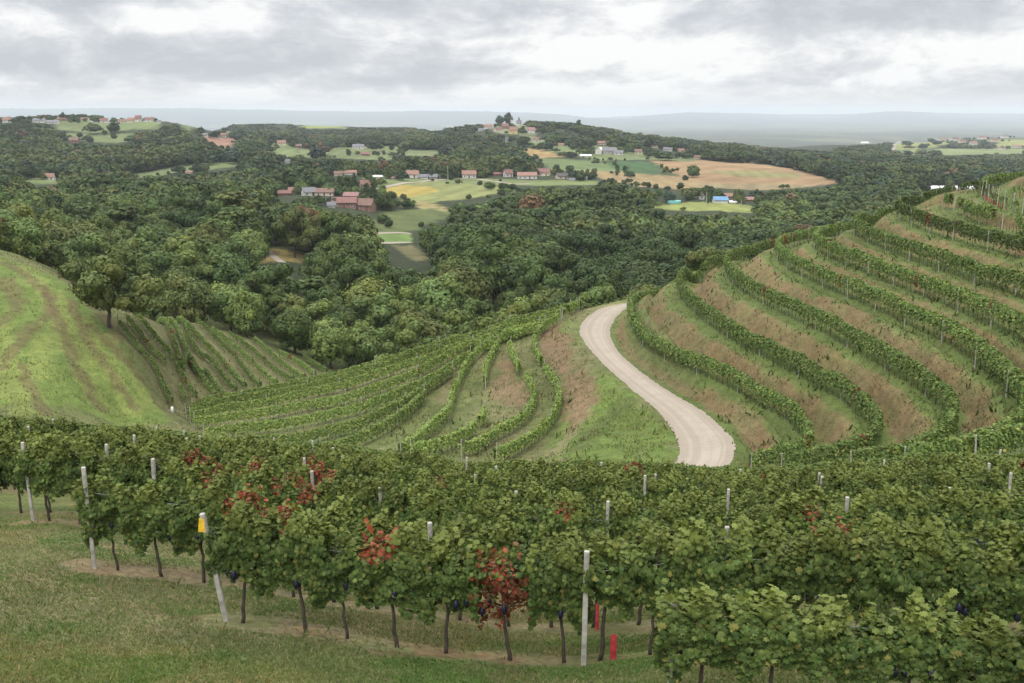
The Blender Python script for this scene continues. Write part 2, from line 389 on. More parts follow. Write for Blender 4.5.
# ------------------------------------------------------------------ mesh helpers
def mesh_np(name, V, Fc, cols=None, smooth_=False):
    """V (n,3); Fc list of (m,k) index arrays; cols (n,3)"""
    me = bpy.data.meshes.new(name); V = np.ascontiguousarray(V, np.float32)
    if not isinstance(Fc, list): Fc = [Fc]
    Fc = [np.asarray(f, np.int32) for f in Fc if len(f)]
    loops = np.concatenate([f.ravel() for f in Fc]); tot = np.concatenate([np.full(len(f), f.shape[1], np.int32) for f in Fc])
    st = np.concatenate([[0], np.cumsum(tot)[:-1]]).astype(np.int32)
    me.vertices.add(len(V)); me.vertices.foreach_set('co', V.ravel())
    me.loops.add(len(loops)); me.loops.foreach_set('vertex_index', loops)
    me.polygons.add(len(tot)); me.polygons.foreach_set('loop_start', st)
    if cols is not None:
        at = me.attributes.new('col', 'FLOAT_COLOR', 'POINT')
        at.data.foreach_set('color', np.concatenate([cols, np.ones((len(V), 1))], 1).astype(np.float32).ravel())
    me.update(calc_edges=True)
    me.polygons.foreach_set('use_smooth', np.full(len(tot), smooth_))
    return me
def link(name, me, mat, parent=None, loc=None):
    o = bpy.data.objects.new(name, me); COL.objects.link(o)
    if mat is not None and not me.materials: me.materials.append(mat)
    if parent is not None: o.parent = parent
    if loc is not None: o.location = loc
    return o
def tag(o, label=None, cat=None, group=None, kind=None):
    for k, v in (('label', label), ('category', cat), ('group', group), ('kind', kind)):
        if v: o[k] = v
    return o
def empty(name, loc, rz=0.):
    o = bpy.data.objects.new(name, None); COL.objects.link(o); o.location = loc; o.rotation_euler = (0, 0, rz)
    o.empty_display_size = .3; return o
def copy_tree(o, parent=None):
    c = o.copy(); COL.objects.link(c)
    if parent: c.parent = parent
    for ch in list(o.children): copy_tree(ch, c)
    return c
class MB:
    def __init__(s): s.v = []; s.f = {}; s.n = 0
    def add(s, V, faces):
        for f in faces: s.f.setdefault(len(f), []).append([i+s.n for i in f])
        s.v.append(np.asarray(V, float)); s.n += len(V)
    def box(s, c, d, rz=0.):
        x, y, z = np.array(d)/2; V = np.array([(i*x, j*y, k*z) for k in (-1, 1) for j in (-1, 1) for i in (-1, 1)])
        cr, sr = math.cos(rz), math.sin(rz); V = np.stack([V[:, 0]*cr-V[:, 1]*sr, V[:, 0]*sr+V[:, 1]*cr, V[:, 2]], 1)+np.array(c)
        s.add(V, [(0, 2, 3, 1), (4, 5, 7, 6), (0, 1, 5, 4), (2, 6, 7, 3), (0, 4, 6, 2), (1, 3, 7, 5)]); return s
    def tube(s, pts, rad, n=6):
        pts = np.asarray(pts, float); rad = np.broadcast_to(rad, (len(pts),)); V = []
        for i, p_ in enumerate(pts):
            d = pts[min(i+1, len(pts)-1)]-pts[max(i-1, 0)]; d = d/(np.linalg.norm(d)+1e-9)
            a_ = np.cross(d, (0, 0, 1.) if abs(d[2]) < .9 else (1., 0, 0)); a_ /= np.linalg.norm(a_); b_ = np.cross(d, a_)
            for k in range(n):
                q = 2*math.pi*k/n; V.append(p_+rad[i]*(a_*math.cos(q)+b_*math.sin(q)))
        fs = [(i*n+k, i*n+(k+1) % n, (i+1)*n+(k+1) % n, (i+1)*n+k) for i in range(len(pts)-1) for k in range(n)]
        fs += [tuple(range(n))[::-1], tuple((len(pts)-1)*n+k for k in range(n))]
        s.add(V, fs); return s
    def mesh(s, name, smooth_=False):
        return mesh_np(name, np.concatenate(s.v), [np.array(f) for f in s.f.values()], None, smooth_)
    def build(s, name, mat, parent=None, smooth_=False): return link(name, s.mesh(name, smooth_), mat, parent)

# ------------------------------------------------------------------ ground colour
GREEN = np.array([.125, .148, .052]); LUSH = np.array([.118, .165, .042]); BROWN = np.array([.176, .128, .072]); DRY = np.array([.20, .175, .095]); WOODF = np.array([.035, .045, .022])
C = np.ones((NL, NU, 3))*GREEN
def lerp(mask, col):
    global C
    C = C*(1-mask[..., None])+np.asarray(col)*mask[..., None]
nz1 = fbm(GX*.5, GY*.5, 11); nz2 = fbm(GX*.12, GY*.12, 12); nz3 = fbm(GX*1.6, GY*1.6, 13)
lerp(smooth(nz2, .4, .7)*.5*(GY < 200), DRY)
lerp(smooth(nz1, .5, .75)*.5*(GY < 200), GREEN*.75)
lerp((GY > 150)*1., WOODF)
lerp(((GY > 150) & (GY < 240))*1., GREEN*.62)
# soil under the near rows
BX = np.array([-60, -12, -8, -5, 1.3, 8, 20, 60]); BY = np.array([17, 15.7, 15.45, 15.5, 14.8, 14.0, 12.9, 10])
ROFF = [-3.4, 0, 2.7, 8.0, 10.7, 16.2, 18.9, 24.4, 27.1, 29.4]
def rowY(k, x): return np.interp(x, BX, BY)+ROFF[k]
ROWX0 = [2.0, -5.0, -8.6, -12.4]+[-99]*6
def soil_strip(x, y, w_):
    m_ = np.zeros(np.shape(x))
    for k in range(10):
        m_ = np.maximum(m_, (1-smooth(np.abs(y-rowY(k, x))+w_, .25, .85))*smooth(x, ROWX0[k]-.8, ROWX0[k]+.3))
    return m_
lerp((GY < 50)*soil_strip(GX, GY, (nz1-.5)*1.5)*.8*smooth(nz3, .35, .6), BROWN*np.array([1., .88, .88]))
lerp((GY < 60)*smooth(nz2, .42, .62)*.6, DRY)
lerp((GY < 60)*smooth(fbm(GX*.9, GY*.9, 95), .55, .7)*.5, BROWN*1.1)
lerp((GY < 60)*smooth(fbm(GX*.7, GY*.7, 97), .55, .7)*.5, LUSH*.8)
# terraces
tm = TNR*(TLO >= 0)
nn_ = fbm(GX*.45, GY*.45, 21)-.5
bank = smooth(TFR+nn_*.38, .20, .34)*(1-smooth(TFR+nn_*.38, .62, .76))
lerp(tm*.8*(1-bank), GREEN*np.array([.78, .92, .72]))
lerp(tm*bank*np.clip(.60+smooth(nz1, .3, .6)*.4, 0, 1), BROWN*np.array([.96, .98, .85]))
lerp(tm*bank*smooth(nz2, .55, .75)*.35, GREEN*.8)
lerp(tm*bank*smooth(nz3, .6, .8)*.4, DRY*.8)
# dirty green belt where the bowl turns (lower right)
FIELDS = []   # (world polygon, colour)
def field(pts, col, soft=0., seed=1, lo=.0, ymin=46.):
    pl = hits(pts, ymin)
    if len(pl) < 3: return
    msk = inpoly(GX, GY, pl)*1.
    if soft:
        dd = dist_poly(GX, GY, np.vstack([pl, pl[:1]])); sgn = np.where(msk > 0, dd, -dd)
        sc = 1/max(soft, .5)
        msk = smooth(sgn+(fbm(GX*sc, GY*sc, seed, 3)-.5)*soft*2.2, -soft*.5, soft*.5)
    lerp(msk*(1-lo), col)
def streak(pts, wid, col, amt=.8, seed=3, ymin=46.):
    pl = hits(pts, ymin)
    if len(pl) < 2: return
    dd = dist_poly(GX, GY, resample(pl, 2.))
    lerp((1-smooth(dd+(fbm(GX*.8, GY*.8, seed)-.5)*wid*1.6, wid*.4, wid))*amt, col)
# grass wedge left of the road, banks and bare soil between the middle rows
field([(545,455),(560,430),(590,395),(600,370),(640,400),(668,428),(678,445),(675,470),(600,475)], LUSH*1.0, 1.5, 31)
streak([(575,450),(600,425),(625,405)], 1.6, GREEN*.7, .6); streak([(555,455),(572,430),(585,415)], 1.0, DRY*1.1, .7)
field([(536,338),(556,325),(572,335),(570,355),(588,378),(600,395),(588,415),(570,430),(565,410),(563,390),(548,370)], BROWN*1.05, 1.6, 33)
field([(500,356),(509,352),(515,380),(528,395),(524,412),(512,405),(492,398)], BROWN*1.1, 1.5, 34, .1)
field([(440,374),(470,352),(455,395),(440,420)], DRY, 2, 35, .3)
# left grass hill
field([(-120,258),(0,258),(40,270),(75,290),(105,325),(118,345),(140,375),(165,412),(170,425),(-120,430)], LUSH*1.08, 1., 36)
for pts, wd in (([(25,268),(58,315),(45,350),(20,395)], 2.2), ([(60,300),(75,345),(92,390),(100,412)], 2.), ([(82,318),(103,360),(125,395),(138,414)], 1.8), ([(108,338),(130,372),(152,408)], 1.4), ([(3,330),(10,370),(22,410)], 2.2)):
    streak(pts, wd*.9, np.array([.185, .225, .062]), .8, 5)
for pts, wd in (([(4,262),(50,300),(30,330),(0,370)], 1.6), ([(45,290),(62,330),(78,370),(100,410)], 1.5), ([(70,300),(88,340),(112,375),(135,408)], 1.3), ([(20,365),(35,395),(45,415)], 1.3), ([(0,280),(18,300),(0,325)], 2.2), ([(90,325),(115,350),(145,385),(166,412)], 1.3), ([(92,300),(104,318),(118,338)], 2.)):
    streak(pts, wd*.66, BROWN*.72, .6)
field([(118,325),(150,310),(210,328),(260,345),(335,375),(290,390),(230,402),(175,412)], (.145, .142, .064), 1.5, 38, .1)
FPX_POLY = []    # picture outlines kept free of tree crowns
def far(pts, col, soft=6., clear=True, lo=0.):
    global C
    col = np.array(col)*.82; C0 = C.copy(); a_ = rng.uniform(0, 3.14); C_b = C
    field(pts, col, soft, len(FPX_POLY)+40, lo, 150.)
    ch = (np.abs(C-C0).sum(-1) > 1e-4); st_ = 1+.10*np.sin((GX*math.cos(a_)+GY*math.sin(a_)*.3)*2*math.pi/13)+.22*(fbm(GX/40, GY/40, len(FPX_POLY)+7)-.5)
    C = np.where(ch[..., None], C*st_[..., None], C)
    if clear: FPX_POLY.append(pts)
far([(649,159.5),(687,159),(768,165),(793,169),(842,184),(800,187),(768,190),(698,187),(674,175)], (.30, .205, .11))
far([(700,172),(760,171),(800,174),(796,178),(740,177)], (.22, .21, .09), 5, False)
far([(690,183),(768,183),(820,186),(768,190),(700,188)], (.27, .22, .12), 5, False)
far([(593,162),(650,162),(676,176),(634,175.5)], (.055, .105, .042))
far([(537,158),(593,161),(634,175.5),(598,172.5),(548,170)], (.14, .19, .075))
far([(521,147.5),(550,151),(564,157),(531,158)], (.32, .23, .10))
far([(572,170),(634,173),(676,176),(698,187),(680,190.5),(640,187),(600,178)], (.29, .22, .11))
far([(376,190),(400,184),(450,180),(508,182),(515,192),(470,199),(440,201),(414,206),(396,197)], (.22, .24, .09))
far([(377,191),(400,185),(432,187),(441,191),(410,197),(386,196)], (.36, .29, .08), 4, False)
far([(413,201),(430,203),(452,211),(447,214),(420,208)], (.33, .28, .12), 4, False)
far([(372,222),(392,211),(440,208),(452,215),(424,226),(408,234),(376,236)], (.13, .16, .06))
far([(378,234),(411,234),(413,243),(380,243)], (.16, .25, .07), 2)
far([(392,245),(414,246),(432,258),(415,262)], (.17, .16, .075), 2)
far([(256,251),(282,249.5),(310,254),(300,263),(262,263)], (.27, .22, .085), 2)
far([(458,290),(475,290),(509,298),(508,301.5),(480,297)], (.25, .15, .10), 2)
far([(64,134),(95,132),(135,134),(132,142),(100,143),(66,139)], (.15, .19, .08))
far([(52,123),(100,121),(160,122),(160,130),(115,131),(60,130)], (.15, .19, .08))
far([(205,137),(236,138),(232,146),(222,150),(207,144)], (.28, .165, .115))
far([(120,176),(170,168),(235,162),(240,167),(180,173),(140,178)], (.15, .19, .08))
far([(298,149),(345,147),(402,145),(402,152),(390,160),(330,158),(296,157)], (.16, .19, .08))
far([(650,205),(690,202),(740,204),(758,207),(752,213),(700,211),(660,209)], (.24, .27, .085), 4)
far([(918,185.5),(980,184),(990,189.5),(925,191)], (.26, .21, .13), 5)
far([(20,180),(62,177),(60,184),(28,185)], (.14, .18, .07))
far([(895,142),(930,140),(950,144),(925,149),(890,150)], (.24, .27, .09), 12)
far([(985,139),(1040,139),(1040,147),(1000,148)], (.26, .28, .10), 12)
far([(860,147),(890,145),(892,152),(850,154)], (.17, .2, .08), 12, False)
far([(545,138),(575,140),(570,144),(548,143)], (.2, .22, .1), 6, False)
far([(308,125),(345,126),(345,129),(305,129)], (.24, .28, .09), 20)
far([(372,128),(400,129),(398,132),(372,131)], (.22, .26, .09), 20, False)
far([(440,177),(520,180),(600,181),(600,185),(520,186),(440,183)], (.17, .21, .08), 5)
far([(520,135),(545,138),(600,146),(640,152),(700,158),(690,162),(600,161),(560,154),(530,147)], (.17, .21, .09), 6, False)
far([(575,148),(600,147),(640,153),(645,160),(590,160)], (.17, .21, .09), 6)
far([(270,140),(298,146),(296,158),(275,156)], (.16, .2, .08), 6)
far([(488,121),(512,123),(540,130),(536,136),(500,134),(485,128)], (.18, .2, .10), 6)
far([(360,172),(400,178),(440,180),(400,184),(378,188),(362,182)], (.15, .19, .075), 4)
far([(180,125),(230,128),(232,134),(190,133)], (.14, .18, .08), 8)
far([(400,148),(440,150),(436,156),(404,156)], (.15, .18, .08), 8)
far([(900,150),(960,148),(1030,149),(1030,153),(960,155),(905,155)], (.2, .24, .1), 12)
far([(930,134),(1030,133),(1030,140),(990,142),(940,141)], (.2, .22, .11), 12)
far([(790,141),(850,141),(850,146),(800,146)], (.16, .2, .09), 20)
# plain far away: fields and woods
pw = smooth(fbm(GX/420, GY/700, 51, 5), .38, .50); pf = fbm(GX/300, GY/300, 57, 2)
pc = np.stack([.06+.09*pf, .085+.06*pf, .04+.03*pf], -1)
mk = (GY > 2700)*1.
C = C*(1-mk[..., None])+(pc*(1-pw[..., None])+WOODF*1.1*pw[..., None])*mk[..., None]
lerp(smooth(GY, 14500, 17500), (.03, .045, .035))
C = np.clip(C, .01, .6)

# ------------------------------------------------------------------ the ground sheet (one sheet, all round)
ang_in = np.arctan(gu); a1 = ang_in[-1]
ext = np.linspace(a1, 2*math.pi-a1, 42)[1:-1]
rr_ = np.exp(gl)*math.sqrt(1+UM*UM)
EX = rr_[:, None]*np.sin(ext)[None]; EY = rr_[:, None]*np.cos(ext)[None]
tt = (ext-a1)/(2*math.pi-2*a1)
EZ = GZ[:, -1:]*(1-tt)[None]+GZ[:, :1]*tt[None]
EC = C[:, -1:, :]*(1-tt)[None, :, None]+C[:, :1, :]*tt[None, :, None]
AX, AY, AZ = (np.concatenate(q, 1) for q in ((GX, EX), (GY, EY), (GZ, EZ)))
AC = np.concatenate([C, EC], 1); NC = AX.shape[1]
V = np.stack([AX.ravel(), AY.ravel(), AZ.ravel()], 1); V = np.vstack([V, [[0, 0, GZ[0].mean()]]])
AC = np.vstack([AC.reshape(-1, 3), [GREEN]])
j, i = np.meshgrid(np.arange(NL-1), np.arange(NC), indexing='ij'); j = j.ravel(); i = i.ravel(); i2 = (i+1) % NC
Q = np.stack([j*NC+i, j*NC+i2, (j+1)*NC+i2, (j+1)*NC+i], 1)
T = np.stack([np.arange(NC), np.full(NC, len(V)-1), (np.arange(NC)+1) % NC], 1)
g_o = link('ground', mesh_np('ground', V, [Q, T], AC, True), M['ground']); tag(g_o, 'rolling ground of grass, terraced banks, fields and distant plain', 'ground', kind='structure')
del V, AC, Q

# ------------------------------------------------------------------ roads
def strip(name, A, B, mat, lift=.04, n=7, edge=.0, paired=False):
    """a sheet between two lines, laid on the ground"""
    if not paired: A = resample(A, 1.); B = resample(B, 1.)
    m_ = len(A)
    s = np.linspace(0, 1, m_); sb = np.linspace(0, 1, len(B)); B = np.stack([np.interp(s, sb, B[:, k]) for k in range(3)], 1)
    tt_ = np.linspace(0, 1, n); V = []
    for q in range(m_):
        w0 = (rng.random()-.5)*edge; w1 = (rng.random()-.5)*edge
        for k, t_ in enumerate(tt_):
            tq = t_+(w0 if k == 0 else w1 if k == n-1 else 0); x, y = A[q, :2]*(1-tq)+B[q, :2]*tq; V.append((x, y, 0))
    V = np.array(V); V[:, 2] = tz(V[:, 0], V[:, 1])+lift
    F_ = [(a_*n+b_, (a_+1)*n+b_, (a_+1)*n+b_+1, a_*n+b_+1) for a_ in range(m_-1) for b_ in range(n-1)]
    me = mesh_np(name, V, np.array(F_), None, True)
    at = me.attributes.new('across', 'FLOAT', 'POINT'); at.data.foreach_set('value', np.tile(tt_, m_).astype(np.float32))
    return link(name, me, mat)
pq = np.linspace(303.5, 474, 150)
def by_py(pts3, pts2):
    a_ = resample(np.array([(x, y, z, p_[1]) for (x, y, z), p_ in zip(pts3, pts2)]), .5); o_ = np.argsort(a_[:, 3]); a_ = a_[o_]
    return np.stack([np.interp(pq, a_[:, 3], a_[:, k]) for k in range(3)], 1)
RLs, RRs = by_py(RL, ROADL), by_py(RR, ROADR)
tag(strip('gravel_road', RLs, RRs, M['gravel'], .035, 31, .05, True), 'pale gravel road curving up between the vine slopes', 'road', kind='structure')
def path(name, pts, width, label, ymin=150., mat='gravel'):
    pl = hits(pts, ymin)
    if len(pl) < 2: return
    pl = resample(pl, 6.); d = np.gradient(pl[:, :2], axis=0); d /= np.linalg.norm(d, axis=1)[:, None]+1e-9
    nrm = np.stack([-d[:, 1], d[:, 0], d[:, 0]*0], 1)*width/2
    tag(strip(name, pl-nrm, pl+nrm, M[mat], .12, 3), label, 'road', kind='structure')
path('village_road', [(376,190),(390,186),(405,183),(420,182),(440,180),(470,179),(490,181),(510,184),(530,184)], 5, 'pale road running through the houses above the yellow field')
path('field_track', [(377,233.6),(394,233.2),(411,233.6)], 2.8, 'pale track along the top of the small bright green field')
path('field_track', [(380,243.5),(395,243),(411,243)], 2.4, 'pale track along the bottom of the small bright green field')
path('field_track', [(267,252),(272,256),(278,260),(282,263)], 2.6, 'narrow track down the small yellow field in the wood')
path('field_track', [(888,149),(893,145),(898,143),(902,142)], 16, 'pale lane climbing the distant village hill')

# ------------------------------------------------------------------ leaves
LEAF = np.array([(0, 0), (.0, -.42), (.22, -.52), (.30, -.22), (.56, -.18), (.40, .08), (.44, .36), (.17, .28), (0, .56), (-.17, .28), (-.44, .36), (-.40, .08), (-.56, -.18), (-.30, -.22), (-.22, -.52)])
LEAF3 = np.concatenate([LEAF, (-.25*np.abs(LEAF[:, :1]) - .18*LEAF[:, 1:]**2)], 1)
LEAF5 = np.array([(0, -.5, 0), (.5, -.15, -.12), (.3, .45, -.1), (-.3, .45, -.1), (-.5, -.15, -.12)])
QUAD = np.array([(-.5, -.5, -.06), (.5, -.4, -.06), (.42, .5, .06), (-.5, .42, -.05)])
def scatter_leaves(pos, nrm, size, col, shape, rngl, roll=None):
    """pos, nrm (n,3); returns V, F, cols"""
    n = len(pos); nrm = nrm/(np.linalg.norm(nrm, axis=1, keepdims=True)+1e-9)
    ref = np.tile((0., 0, -1.), (n, 1)) + rngl.normal(0, .45, (n, 3))
    ty = ref-nrm*(ref*nrm).sum(1, keepdims=True); ty /= np.linalg.norm(ty, axis=1, keepdims=True)+1e-9
    tx = np.cross(ty, nrm)
    S = shape[None]*np.asarray(size).reshape(-1, 1, 1)
    V = pos[:, None]+S[..., 0:1]*tx[:, None]+S[..., 1:2]*ty[:, None]+S[..., 2:3]*nrm[:, None]
    k = len(shape); cc = np.repeat(col, k, 0)
    base = (np.arange(n)*k)[:, None]
    if k == len(LEAF3):
        a_ = np.arange(1, k); b_ = np.roll(a_, -1)
        F_ = (base[:, :, None]+np.stack([a_*0, a_, b_], 1)[None]).reshape(-1, 3)
    else: F_ = base+np.arange(k)[None]
    return V.reshape(-1, 3), F_, cc
VG = np.array([[.068, .108, .028], [.092, .136, .035], [.052, .086, .025], [.124, .162, .043], [.080, .115, .034]])
RED = np.array([[.25, .055, .03], [.18, .045, .028], [.29, .10, .05], [.15, .08, .04]])
def vine_cols(n, r_, red=0., yel=.04):
    c = VG[r_.integers(0, len(VG), n)]*r_.uniform(.75, 1.25, (n, 1))
    y = r_.random(n) < yel; c[y] = np.array([.22, .21, .06])*r_.uniform(.7, 1.2, (y.sum(), 1))
    q = r_.random(n) < red; c[q] = RED[r_.integers(0, 4, q.sum())]
    return c
H_V = 2.1
def foliage(seed, red=0., nl=1750, yel=.03, wid=.95, htop=1.93, hbot=.74, redpatch=None, thin=1., redlow=False):
    r_ = np.random.default_rng(seed)
    n = int(nl*thin)
    x = r_.uniform(-wid/2-.04, wid/2+.04, n)
    hh = htop-.16+(.20*np.sin(x*5+seed)+.12*np.sin(x*11+seed*2))
    bb = hbot+.14*np.sin(x*6+seed*3)+.10*np.sin(x*15+seed)
    z = bb+(hh-bb)*r_.random(n)**.85
    t_ = (z-bb)/(hh-bb); th = .25*np.interp(t_, [0, .35, .75, .92, 1], [.50, .74, 1.12, .95, .5])*(1+.25*np.sin(x*9+z*6+seed)+.15*np.sin(z*14+x*4))
    side = np.where(r_.random(n) < .5, -1., 1.); y = side*th*np.sqrt(r_.uniform(.45, 1.1, n))
    top = r_.random(n) < .16; z[top] = hh[top]+r_.uniform(-.12, .08, top.sum()); y[top] = r_.uniform(-.22, .22, top.sum())
    nr = np.stack([r_.normal(0, .45, n), side*1.0+r_.normal(0, .35, n), .22+r_.normal(0, .32, n)], 1); nr[top] = np.stack([r_.normal(0, .5, top.sum()), r_.normal(0, .5, top.sum()), np.ones(top.sum())], 1)
    # shoots standing above the row
    ns = 7; SX = r_.uniform(-wid/2, wid/2, ns); P_, N_ = [], []
    for q in range(ns):
        L_ = r_.uniform(.10, .45); lean = r_.normal(0, .35, 2)
        for h_ in np.arange(0, L_, .045): P_.append((SX[q]+lean[0]*h_, r_.uniform(-.15, .15)*.3+lean[1]*h_, htop-.15+h_)); N_.append(r_.normal(0, .7, 3)+(0, 0, .6))
    P_ = np.array(P_); N_ = np.array(N_)
    pos = np.vstack([np.stack([x, y, z], 1), P_]); nr = np.vstack([nr, N_])
    col = vine_cols(len(pos), r_, red, yel)
    hl = smooth(pos[:, 2], 1.55, 1.95)[:, None]; col = col*(1-hl*.7)+np.array([.165, .190, .046])*hl*.65*r_.uniform(.8, 1.2, (len(pos), 1))  # upper leaves yellower, with skylight on the row tops painted in as lightness
    if redpatch is not None:
        cxp, czp, rad_, amt = redpatch
        d_ = np.hypot(pos[:, 0]-cxp, pos[:, 2]-czp); q = (d_ < rad_) & (r_.random(len(pos)) < amt); col[q] = RED[r_.integers(0, 4, q.sum())]
    if redlow:
        q = (pos[:, 2] < 1.55) & (np.abs(pos[:, 0]) < .5); col[q] = RED[r_.integers(0, 4, q.sum())]*.62
        keep = ~(q & (r_.random(len(pos)) < .55)); pos, nr, col = pos[keep], nr[keep], col[keep]
    size = r_.uniform(.06, .112, len(pos))
    if redlow: size[pos[:, 2] < 1.55] *= .7
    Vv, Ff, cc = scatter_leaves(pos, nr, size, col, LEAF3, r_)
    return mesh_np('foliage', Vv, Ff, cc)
def trunk_mesh(seed, h=1.0, lean=0.):
    r_ = np.random.default_rng(seed+99); pts = []
    px_ = lean
    for k, z in enumerate(np.linspace(-.06, h, 7)):
        pts.append((px_*(1-z/h)+r_.normal(0, .012), r_.normal(0, .012), z))
    mb = MB().tube(pts, np.linspace(.034, .020, 7)*r_.uniform(.85, 1.2), 7)
    for s_ in (-1, 1):
        mb.tube([(pts[-1][0], pts[-1][1], h-.02), (s_*.15, 0, h+.06), (s_*.42, .01, h+.09)], [.018, .014, .010], 5)
    for q in range(3):
        x0 = r_.uniform(-.4, .4); mb.tube([(x0, 0, h+.06), (x0+r_.normal(0, .05), r_.normal(0, .04), h+.6), (x0+r_.normal(0, .06), r_.normal(0, .05), h+1.1)], [.006, .005, .003], 4)
    return mb.mesh('trunk', True)
def grape_mesh(seed):
    r_ = np.random.default_rng(seed); mb = MB(); nr_, nc_ = 9, 9; V_ = [(0, 0, .01)]
    for a in range(1, nr_):
        t_ = a/nr_; rad_ = .055*math.sin(math.pi*min(t_*1.35, 1)*.5+.25)*(1-t_**2)**.7
        for b in range(nc_):
            q = 2*math.pi*(b+.5*(a % 2))/nc_; k_ = rad_*(1+.22*(1 if (a+b) % 2 else -1)+r_.normal(0, .06)); V_.append((math.cos(q)*k_, math.sin(q)*k_, -t_*.19))
    V_.append((0, 0, -.20)); n = len(V_)
    fs = [(0, 1+b, 1+(b+1) % nc_) for b in range(nc_)]+[(1+(a-1)*nc_+b, 1+a*nc_+b, 1+a*nc_+(b+1) % nc_, 1+(a-1)*nc_+(b+1) % nc_) for a in range(1, nr_-1) for b in range(nc_)]+[(n-1, n-2-b, n-2-(b+1) % nc_) for b in range(nc_)]
    mb.add(V_, fs); return mb.mesh('grape_cluster', True)
grape_me = [grape_mesh(q) for q in range(3)]
def make_vine(seed, **kw):
    lean = kw.pop('lean', random.uniform(-.12, .12)); th = kw.get('hbot', .78)+.12
    root = empty('grape_vine', (0, 0, 0)); tag(root, 'leafy green vine', 'vine')
    link('trunk', trunk_mesh(seed, th, lean), M['bark'], root)
    link('foliage', foliage(seed, **kw), M['vine'], root)
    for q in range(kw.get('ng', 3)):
        gme = grape_me[q % 3]; link('grape_cluster', gme, M['grape'], root, (random.uniform(-.35, .35), random.choice((-1, 1))*random.uniform(.08, .2), th+random.uniform(.08, .24)))
    return root
protos = {'g%d' % q: make_vine(q+1) for q in range(7)}
protos['rt'] = make_vine(20, redpatch=(0, 1.85, .42, .6)); protos['rt2'] = make_vine(21, redpatch=(.2, 1.9, .36, .65)); protos['rs'] = make_vine(22, redpatch=(-.1, 1.75, .22, .45))
protos['red'] = make_vine(23, redlow=True, redpatch=(0, 1.9, .4, .5), lean=.14)
protos['young'] = make_vine(24, nl=620, hbot=1.0, wid=.55)
protos['yel'] = make_vine(25, yel=.03); protos['yel2'] = make_vine(26, yel=.03, htop=1.85)
for o in protos.values(): o['used'] = 0
def clone(key):
    o = protos[key]
    if not o['used']: o['used'] = 1; return o
    return copy_tree(o)

ORD = 'first second third fourth fifth sixth seventh eighth ninth tenth eleventh twelfth thirteenth fourteenth fifteenth sixteenth seventeenth eighteenth nineteenth twentieth'.split()
TENS = {2: 'twenty', 3: 'thirty', 4: 'forty', 5: 'fifty', 6: 'sixty'}
def ordn(n):
    if n <= 20: return ORD[n-1]
    t_, u_ = divmod(n, 10); return (TENS[t_]+'-'+ORD[u_-1]) if u_ else TENS[t_][:-1]+'ieth'
# near block: vines standing along eleven lines
ROWNAME = ['bottom right corner row', 'front row', 'second near row', 'third near row', 'fourth near row', 'fifth near row', 'sixth near row', 'seventh near row', 'eighth near row']
post_protos = {}
def post_mesh(h, w_=.095):
    mb = MB(); c_ = .012; z0 = -.25
    ring = [(-w_/2+c_, -w_/2), (w_/2-c_, -w_/2), (w_/2, -w_/2+c_), (w_/2, w_/2-c_), (w_/2-c_, w_/2), (-w_/2+c_, w_/2), (-w_/2, w_/2-c_), (-w_/2, -w_/2+c_)]
    Vv = [(x, y, z) for z in (z0, h-.01) for x, y in ring]+[(x*.75, y*.75, h) for x, y in ring]
    fs = [(l_*8+k, l_*8+(k+1) % 8, (l_+1)*8+(k+1) % 8, (l_+1)*8+k) for l_ in (0, 1) for k in range(8)]+[tuple(16+k for k in range(8))]
    mb.add(Vv, fs); return mb.mesh('vineyard_post')
PM = post_mesh(2.0, .085); PMS = post_mesh(2.0, .08); PMT = post_mesh(2.12, .075)
for q in (PM, PMS, PMT): q.materials.append(M['concrete'])
PMD = post_mesh(2.0, .06); PMD.materials.append(M['woodpost'])
def post(x, y, me, label, group, lean=(0, 0)):
    o = link('vineyard_post', me, None, None, (x, y, float(tz(x, y)))); o.rotation_euler = (lean[0], lean[1], random.uniform(-.3, .3)); tag(o, label, 'post', group); return o
nv = 0
gx = lambda px, py, Y: float(ue(px, py)[0])*Y
